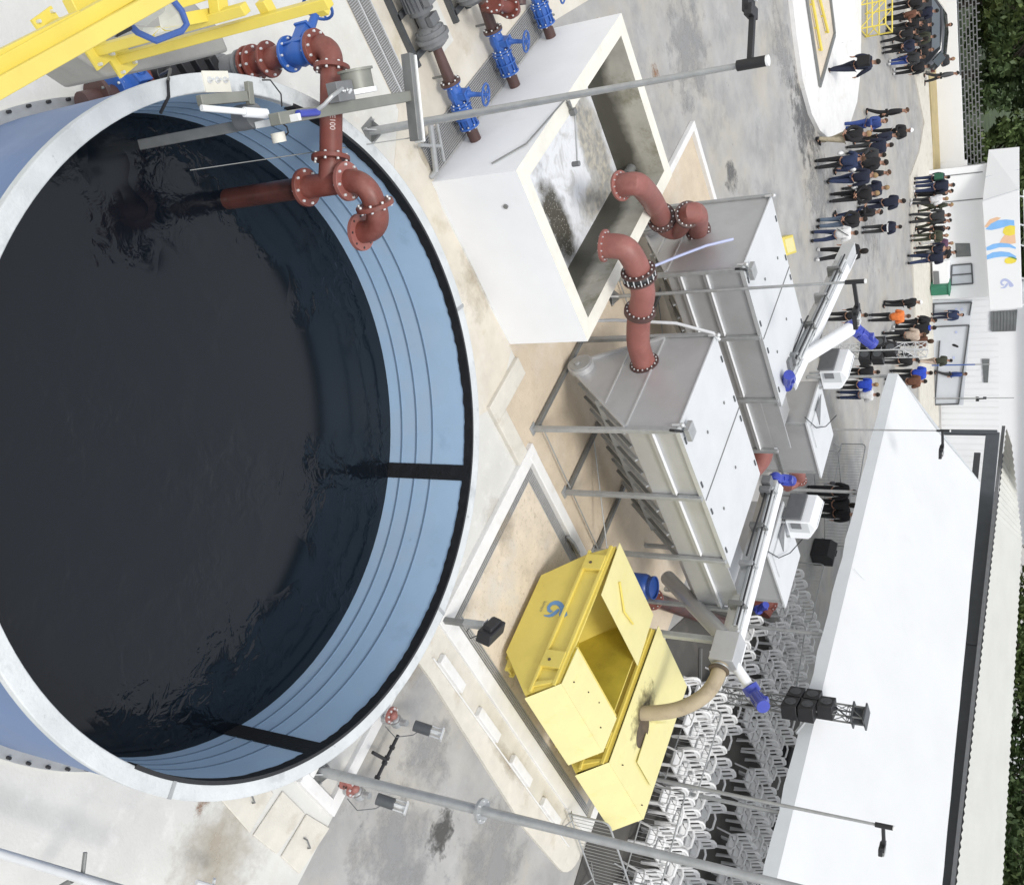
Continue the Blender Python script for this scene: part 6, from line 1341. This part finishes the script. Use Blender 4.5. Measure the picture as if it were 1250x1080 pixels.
def proto(arm, leg):
    if (arm, leg) in PROTO: return PROTO[(arm, leg)]
    J = pose(arm, leg); N_, E_ = [], []
    def nd(p, rx, ry=None, par=None):
        N_.append((p.x, p.y, p.z, rx, ry or rx)); i = len(N_)-1
        if par is not None: E_.append((par, i))
        return i
    pel = nd(J['pel'], .14, .105); sp = nd(J['sp'], .125, .09, pel); ch = nd(J['ch'], .15, .10, sp); nk = nd(J['nk'], .056, .056, ch); hb = nd(J['hb'], .068, .080, nk); hm = nd(V((0, -.008, 1.635)), .076, .094, hb); nd(V((0, 0, 1.71)), .058, .072, hm)
    nd(V((0, -.118, 1.615)), .014, .02, hm)
    for s_ in (-1, 1): nd(V((s_*.092, .01, 1.625)), .012, .024, hm)
    for s_, k in ((-1, 'l'), (1, 'r')):
        sh = nd(J['sh'+k], .06, .06, ch); el = nd(J['el'+k], .042, .042, sh); wr = nd(J['wr'+k], .027, .03, el)
        d = J['hd'+k]; sd_ = d.cross(V((0, 1, 0))); sd_ = (sd_ if sd_.length > .1 else V((1, 0, 0))).normalized(); up_ = sd_.cross(d)
        pm = nd(J['wr'+k]+d*.07, .036, .018, wr); w0 = J['wr'+k]+d*.10
        for q, (o_, ln_) in enumerate(((-.030, .062), (-.011, .075), (.010, .070), (.029, .055))):
            a_ = nd(w0+up_*o_, .0095, .0095, pm); m_ = nd(w0+up_*o_+d*ln_*.55+sd_*.008, .0085, .0085, a_); nd(w0+up_*o_*1.05+d*ln_+sd_*.026, .0075, .0075, m_)
        a_ = nd(J['wr'+k]+d*.04-up_*.04, .011, .011, pm); nd(J['wr'+k]+d*.085-up_*.058+sd_*.01, .009, .009, a_)
        hp = nd(J['hip'+k], .095, .095, pel); kn = nd(J['kn'+k], .058, .06, hp); an = nd(J['an'+k], .037, .04, kn); nd(J['to'+k], .04, .028, an)
    body = skin_mesh(N_, E_, 1)
    # eyes and mouth on the face
    b = B(); b.v = [tuple(v.co) for v in body.vertices]; b.f = [tuple(p.vertices) for p in body.polygons]; b.mi = [0]*len(b.f); b.cur = 1
    for s_ in (-1, 1): b.ball((s_*.032, -.094, 1.642), .011, .008, .007, 8, 5)
    b.ball((0, -.096, 1.578), .024, .008, .006, 8, 4)
    body2 = bpy.data.meshes.new('person'); body2.from_pydata(b.v, [], b.f); body2.polygons.foreach_set('material_index', b.mi); body2.polygons.foreach_set('use_smooth', [True]*len(b.f))
    def sub(fn):
        N_.clear(); E_.clear(); fn(); return skin_mesh(N_, E_, 1)
    def fj():
        pel = nd(V((0, .0, .84)), .205, .155); sp = nd(J['sp'], .195, .15, pel); ch = nd(J['ch'], .205, .145, sp); nd(V((0, .015, 1.485)), .085, .08, ch)
        for k in 'lr': sh = nd(J['sh'+k]+V((0, 0, -.005)), .092, .092, ch); el = nd(J['el'+k], .074, .074, sh); nd(J['wr'+k]+(J['wr'+k]-J['el'+k])*.03, .045, .045, el)
    def ft():
        pel = nd(V((0, .005, .99)), .16, .125)
        for k in 'lr': hp = nd(J['hip'+k]+V((0, 0, -.04)), .112, .112, pel); kn = nd(J['kn'+k], .078, .08, hp); nd(J['an'+k]+V((0, 0, -.01)), .062, .066, kn)
    jk, tr = sub(fj), sub(ft)
    sh_ = []
    for k in 'lr':
        b = B(); a_ = J['an'+k]; b.ball(a_+V((0, -.075, -.045)), .05, .145, .045, 12, 7); b.ball(a_+V((0, .01, -.005)), .05, .06, .055, 10, 6); me = bpy.data.meshes.new('shoe'); me.from_pydata(b.v, [], b.f); me.polygons.foreach_set('use_smooth', [True]*len(b.f)); sh_.append(me)
    PROTO[(arm, leg)] = (body2, jk, tr, sh_); return PROTO[(arm, leg)]
def hair_mesh(kind):
    b = B(); n, m_ = 16, 8; vs = []
    lim = {'short': 1.75, 'long': 2.6, 'cap': 1.45, 'helmet': 1.55}[kind]; g = {'short': 1.07, 'long': 1.12, 'cap': 1.1, 'helmet': 1.22}[kind]
    for i in range(m_+1):
        for j in range(n):
            f = 2*math.pi*j/n; front = max(0, -math.sin(f)); t = (lim-(.75 if kind in ('short', 'long') else .1)*front)*i/m_
            vs.append((.082*g*math.sin(t)*math.cos(f)*(1 if t < 1.8 else 1.1), .004+.100*g*math.sin(t)*math.sin(f), 1.642+.098*g*math.cos(t)-(.10*(t-1.7) if t > 1.7 else 0)))
    b._add(vs, [(i*n+j, (i+1)*n+j, (i+1)*n+(j+1) % n, i*n+(j+1) % n) for i in range(m_) for j in range(n)])
    if kind in ('cap', 'helmet'): b.ball((0, -.10, 1.665), .07, .075, .012, 12, 4)
    me = bpy.data.meshes.new('hair'); me.from_pydata(b.v, [], b.f); me.polygons.foreach_set('use_smooth', [True]*len(b.f)); return me
HAIR = {}
CL = {'black': (.014, .014, .016), 'navy': (.014, .018, .038), 'blue': (.03, .06, .22), 'royal': (.025, .07, .50), 'denim': (.022, .035, .085), 'ldenim': (.11, .15, .21), 'grey': (.09, .09, .095), 'charcoal': (.035, .036, .038), 'white': (.72, .72, .72), 'khaki': (.36, .31, .22), 'orange': (.75, .20, .05), 'beige': (.50, .40, .32), 'brown': (.14, .06, .035), 'olive': (.05, .055, .035), 'purple': (.12, .06, .11), 'green': (.03, .12, .07), 'dkhair': (.012, .009, .007), 'brhair': (.07, .035, .018), 'fair': (.30, .20, .10), 'capw': (.78, .78, .78)}
CM = {}
def cloth(k):
    if k not in CM: CM[k] = mat('cloth_'+k, CL[k], .85, var=.22, scale=9)
    return CM[k]
def put(me, name, m, root, mats=None):
    o = bpy.data.objects.new(name, me); col.objects.link(o); o.parent = root
    if len(me.materials) < 1:
        for _ in range(1): me.materials.append(None)
    o.material_slots[0].link = 'OBJECT'; o.material_slots[0].material = m
    return o
def person(fx, fy, hx, lab, top, legs, arm='down', leg='stand', rz=135, hair='short', hc='dkhair', shoe='black', extra=None, group='visitors standing in the yard'):
    p = PT(fx, fy, .03); h = min(1.92, max(1.55, hgt(p, hx))); k = h/1.74
    body, jk, tr, shs = proto(arm, leg)
    if len(body.materials) < 2: body.materials.append(M['skin']); body.materials.append(M['eye'])
    o = bpy.data.objects.new('person', body); col.objects.link(o); o.location = p; o.rotation_euler = (0, 0, R(rz)+random.uniform(-.2, .2)); o.scale = (k*1.03, k*1.03, k)
    tag(o, lab, 'person', group)
    put(jk, 'jacket', cloth(top), o); put(tr, 'trousers', cloth(legs), o)
    for s_ in shs: put(s_, 'shoe', cloth(shoe), o)
    if hair not in HAIR: HAIR[hair] = hair_mesh(hair)
    put(HAIR[hair], 'hair' if hair in ('short', 'long') else 'cap', cloth(hc), o)
    if extra:
        for nm, mt, f in extra:
            b = B(); f(b); me = bpy.data.meshes.new(nm); me.from_pydata(b.v, [], b.f); me.polygons.foreach_set('use_smooth', [True]*len(b.f)); me.set_sharp_from_angle(angle=R(40)); put(me, nm, cloth(mt), o)
    return o
def bag(nm, mt, c, s_): return (nm, mt, lambda b: b.ball(c, *s_, 12, 8))
def belt(mt, z=1.12): return ('belt', mt, lambda b: b.ring((0, .005), .12, .205, z, z+.05, 24))
pack = lambda mt: ('backpack', mt, lambda b: b.obox((0, .20, 1.24), (.15, 0, 0), (0, .09, 0), (0, 0, .2)))
side = lambda mt: ('shoulder_bag', mt, lambda b: b.ball((.27, .02, .90), .07, .12, .11, 10, 7))
FAR, CAMW, LFT, RGT = 135, -45, -136, 46
PE = [
 (1010, 86, 1075, 'person in dark navy walking alone across the white island', 'navy', 'navy', 'swing', 'walk', 120, 'short', 'dkhair', 'black', [pack('black')]),
 (1090, 88, 1136, 'person in black seen beyond the blue jeans at the right end of the top group', 'black', 'black', 'down', 'stand', FAR, 'short', 'dkhair', 'white', None),
 (1084, 77, 1128, 'person in blue jeans and charcoal coat at the front of the top group', 'charcoal', 'blue', 'down', 'walk', FAR, 'short', 'brhair', 'white', None),
 (1077, 62, 1124, 'broad person in dark navy coat and black trousers in the top group', 'navy', 'black', 'back', 'stand', FAR, 'short', 'dkhair', 'black', None),
 (1075, 47, 1122, 'person all in black with wide stance beside the yellow cage', 'black', 'black', 'front', 'wide', FAR, 'short', 'dkhair', 'black', None),
 (1079, 24, 1126, 'person in reddish brown jacket just behind the yellow cage', 'brown', 'black', 'front', 'stand', 90, 'short', 'dkhair', 'black', None),
 (1084, 10, 1134, 'person in black nearest the top edge behind the cage', 'black', 'black', 'front', 'stand', FAR, 'short', 'dkhair', 'black', None),
 (1094, 2, 1142, 'person in charcoal cut by the top edge next to the car', 'charcoal', 'black', 'down', 'stand', FAR, 'short', 'dkhair', 'black', None),
 (1127, 96, 1171, 'person in grey jacket walking on the earth strip along the white wall', 'grey', 'charcoal', 'down', 'walk', 60, 'short', 'dkhair', 'black', None),
 (1121, 79, 1166, 'person in dark grey jacket with hands in front beside the white wall', 'charcoal', 'grey', 'front', 'stand', -10, 'short', 'fair', 'black', None),
 (1118, 38, 1163, 'person in black facing the yard between the car and the white wall', 'black', 'black', 'front', 'stand', CAMW, 'short', 'dkhair', 'black', None),
 (1099, 52, 1142, 'person in olive coat half hidden between the car and the top group', 'olive', 'charcoal', 'down', 'stand', FAR, 'short', 'dkhair', 'black', None),
 (1060, 166, 1115, 'person in black wearing a white cap at the end of the island', 'black', 'black', 'front', 'walk', -20, 'cap', 'capw', 'black', None),
 (1056, 142, 1110, 'person in black jacket walking past the white cap wearer', 'black', 'black', 'down', 'walk', 60, 'short', 'brhair', 'black', None),
 (996, 172, 1064, 'person in black shirt and pale khaki trousers by the rounded island end', 'black', 'khaki', 'back', 'walk', 100, 'short', 'fair', 'black', None),
 (1028, 155, 1084, 'person in bright blue suit at the rounded island end', 'blue', 'blue', 'front', 'stand', 20, 'short', 'brhair', 'black', None),
 (995, 201, 1057, 'person in mottled blue top and black trousers with arm raised', 'denim', 'black', 'up', 'stand', 160, 'short', 'brhair', 'black', [side('white')]),
 (1033, 184, 1091, 'person in navy with dark hair standing behind the mottled blue top', 'navy', 'charcoal', 'down', 'stand', FAR, 'short', 'dkhair', 'black', None),
 (1018, 206, 1086, 'person in black jacket and jeans beside the navy round backed one', 'black', 'denim', 'front', 'stand', 100, 'short', 'dkhair', 'black', None),
 (1009, 221, 1072, 'person in navy and jeans carrying a white bag', 'navy', 'denim', 'down', 'walk', FAR, 'short', 'fair', 'black', [side('white')]),
 (1012, 242, 1074, 'person in long black coat walking with a white bag at the knee', 'black', 'black', 'back', 'walk', 150, 'short', 'fair', 'black', [side('white')]),
 (1047, 251, 1106, 'person in dark navy standing with folded arms in the middle road', 'navy', 'navy', 'front', 'stand', 120, 'short', 'dkhair', 'black', None),
 (990, 289, 1048, 'person in white shirt and blue jeans with wide stance on the road', 'white', 'denim', 'front', 'wide', FAR, 'short', 'dkhair', 'black', [('strap', 'black', lambda b: b.tube([(-.13, .15, 1.42), (.02, .165, 1.2), (.17, .12, .98)], .014, 6))]),
 (997, 273, 1059, 'person in black top and faded jeans beside the white shirt', 'black', 'ldenim', 'back', 'stand', FAR, 'short', 'dkhair', 'black', None),
 (1052, 281, 1100, 'person in navy uniform with a white belt', 'navy', 'charcoal', 'front', 'stand', FAR, 'short', 'dkhair', 'black', [belt('white')]),
 (996, 311, 1060, 'long haired person in black with white shoes next to the conveyor end', 'black', 'black', 'down', 'walk', 150, 'long', 'dkhair', 'white', None),
 (1115, 221, 1160, 'person with a green backpack at the left end of the row by the building', 'navy', 'denim', 'down', 'stand', FAR, 'short', 'dkhair', 'black', [pack('green')]),
 (1114, 231, 1167, 'person in dark blue with a black cap beside the green backpack', 'navy', 'denim', 'front', 'stand', FAR, 'cap', 'black', 'white', None),
 (1111, 247, 1158, 'person in white top and dark trousers in the row by the building', 'white', 'charcoal', 'front', 'stand', 100, 'short', 'fair', 'white', None),
 (1119, 254, 1164, 'person in olive patterned jacket just behind the white top', 'olive', 'olive', 'front', 'walk', 60, 'short', 'fair', 'black', None),
 (1110, 267, 1161, 'person in all dark clothes with wide stance before the building panel', 'charcoal', 'charcoal', 'down', 'wide', FAR, 'short', 'brhair', 'black', None),
 (1118, 282, 1160, 'person in black bending forward beside the dark window', 'black', 'black', 'down', 'walk', -100, 'short', 'dkhair', 'black', None),
 (1112, 291, 1158, 'person in dark olive suit left of the dark window', 'olive', 'olive', 'front', 'stand', -20, 'short', 'fair', 'black', None),
 (1121, 300, 1164, 'person in white trousers and purple top below the dark window', 'purple', 'white', 'front', 'stand', -60, 'short', 'fair', 'black', None),
 (1107, 317, 1165, 'person in navy jacket and jeans in front of the framed window', 'navy', 'denim', 'front', 'walk', 160, 'short', 'dkhair', 'black', [side('grey')]),
 (1124, 311, 1168, 'person in black behind the navy jacket at the framed window', 'black', 'charcoal', 'front', 'stand', 20, 'short', 'dkhair', 'black', None),
 (1005, 387, 1058, 'person in long black coat behind the blue motor of the white auger tube', 'black', 'black', 'down', 'stand', FAR, 'short', 'dkhair', 'black', None),
 (1060, 388, 1112, 'person in orange jacket standing near the far lamp', 'orange', 'black', 'front', 'stand', 150, 'short', 'brhair', 'black', None),
 (1078, 371, 1126, 'person in black with a white cap beside the orange jacket', 'black', 'black', 'front', 'stand', 100, 'cap', 'capw', 'black', None),
 (1088, 402, 1147, 'person in black coat with a blue and white collar near the booth', 'black', 'black', 'front', 'walk', FAR, 'short', 'dkhair', 'white', [('scarf', 'royal', lambda b: b.ring((0, .01), .06, .11, 1.44, 1.52, 20))]),
 (1077, 410, 1131, 'person in pale beige jacket and black trousers', 'beige', 'black', 'front', 'stand', 160, 'short', 'brhair', 'black', None),
 (1047, 425, 1099, 'person in black with white shoes right by the speaker mast', 'black', 'black', 'down', 'wide', FAR, 'short', 'dkhair', 'white', None),
 (1140, 424, 1177, 'person in black leaning before the booth glass', 'black', 'black', 'back', 'walk', 60, 'short', 'dkhair', 'black', None),
 (1120, 441, 1163, 'person in olive jacket and beige trousers before the booth', 'olive', 'beige', 'front', 'walk', 100, 'short', 'dkhair', 'black', None),
 (1140, 457, 1181, 'person in blue jacket and dark trousers walking along the booth', 'blue', 'charcoal', 'down', 'walk', 60, 'short', 'brhair', 'black', None),
 (1086, 456, 1139, 'person in bright royal blue vest near the canopy corner', 'royal', 'black', 'front', 'stand', FAR, 'short', 'dkhair', 'black', None),
 (1022, 455, 1070, 'person in big black coat by the white cabinet', 'black', 'black', 'down', 'stand', FAR, 'short', 'dkhair', 'black', None),
 (1020, 470, 1072, 'person in royal blue shirt and black trousers by the canopy corner', 'royal', 'black', 'front', 'stand', FAR, 'short', 'fair', 'black', None),
 (1022, 482, 1070, 'person in white top and jeans nearest the canopy gable', 'white', 'denim', 'front', 'stand', FAR, 'short', 'dkhair', 'black', None),
 (1136, 386, 1177, 'person in dark blue standing against the booth door', 'denim', 'navy', 'down', 'stand', CAMW, 'short', 'dkhair', 'black', None),
 (985, 598, 1046, 'person in black suit under the canopy edge with a bag', 'black', 'black', 'down', 'stand', FAR, 'short', 'dkhair', 'black', [side('grey')]),
 (986, 614, 1046, 'person in long black coat under the canopy edge beside the suited one', 'black', 'black', 'front', 'stand', FAR, 'long', 'dkhair', 'black', None),
 (988, 625, 1047, 'person in black nearest the black stage box under the canopy edge', 'black', 'charcoal', 'down', 'stand', FAR, 'short', 'dkhair', 'black', None),
]
PE += [
 (1082, 36, 1130, 'person in black jacket with arm raised just below the brown jacket at the cage', 'black', 'charcoal', 'up', 'stand', 100, 'short', 'dkhair', 'black', None),
 (1098, 22, 1146, 'person in long navy coat in front of the car window at the top edge', 'navy', 'black', 'front', 'stand', FAR, 'short', 'dkhair', 'black', None),
 (1088, 55, 1132, 'person in charcoal hooded coat between the broad navy coat and the car', 'charcoal', 'black', 'back', 'walk', 60, 'long', 'dkhair', 'black', None),
 (1096, 68, 1140, 'person in black padded jacket standing at the tail of the car', 'black', 'charcoal', 'front', 'stand', -20, 'short', 'brhair', 'black', None),
 (1094, 38, 1140, 'person in black cap right beside the car door', 'black', 'black', 'down', 'wide', FAR, 'cap', 'black', 'black', None),
 (1042, 172, 1098, 'person in dark navy behind the khaki trousers wearer', 'navy', 'black', 'front', 'stand', 100, 'short', 'dkhair', 'black', None),
 (1024, 196, 1082, 'person in charcoal fleece in the middle of the blue tops', 'charcoal', 'denim', 'back', 'walk', FAR, 'short', 'dkhair', 'black', None),
 (1030, 217, 1088, 'person in black coat a step behind the white bag carrier', 'black', 'black', 'down', 'stand', 60, 'short', 'brhair', 'black', None),
 (1026, 235, 1086, 'person in navy anorak between the two dark coats in mid road', 'navy', 'charcoal', 'front', 'walk', 140, 'short', 'fair', 'black', None),
 (1018, 264, 1078, 'person in black jacket beside the navy uniform with the belt', 'black', 'denim', 'front', 'stand', -100, 'short', 'dkhair', 'black', None),
 (1116, 238, 1164, 'person in charcoal between the dark blue cap wearer and the white top', 'charcoal', 'black', 'back', 'stand', 20, 'short', 'dkhair', 'black', None),
 (1116, 273, 1162, 'person in black leaning towards the bending one by the building', 'black', 'olive', 'swing', 'walk', 30, 'short', 'dkhair', 'black', None),
 (1115, 306, 1161, 'person in navy vest between purple top and navy jacket', 'navy', 'black', 'up', 'stand', -40, 'short', 'brhair', 'black', None),
 (1094, 393, 1144, 'person in black raincoat between the orange jacket and the collar wearer', 'black', 'black', 'back', 'stand', 60, 'short', 'dkhair', 'black', None),
 (1090, 418, 1140, 'person in brown jacket half behind the beige jacket', 'brown', 'black', 'front', 'stand', 120, 'long', 'brhair', 'black', None),
 (1072, 440, 1122, 'person in black hooded coat beside the lattice mast', 'black', 'black', 'down', 'walk', FAR, 'short', 'dkhair', 'black', None),
 (1080, 466, 1132, 'person in dark brown coat next to the royal blue vest', 'brown', 'charcoal', 'front', 'stand', FAR, 'short', 'dkhair', 'black', None),
]
for fx, fy, hx, lab, top, legs, arm, leg, rz, hair, hc, shoe, ex in PE: person(fx, fy, hx, lab, top, legs, arm, leg, rz, hair, hc, shoe, ex)
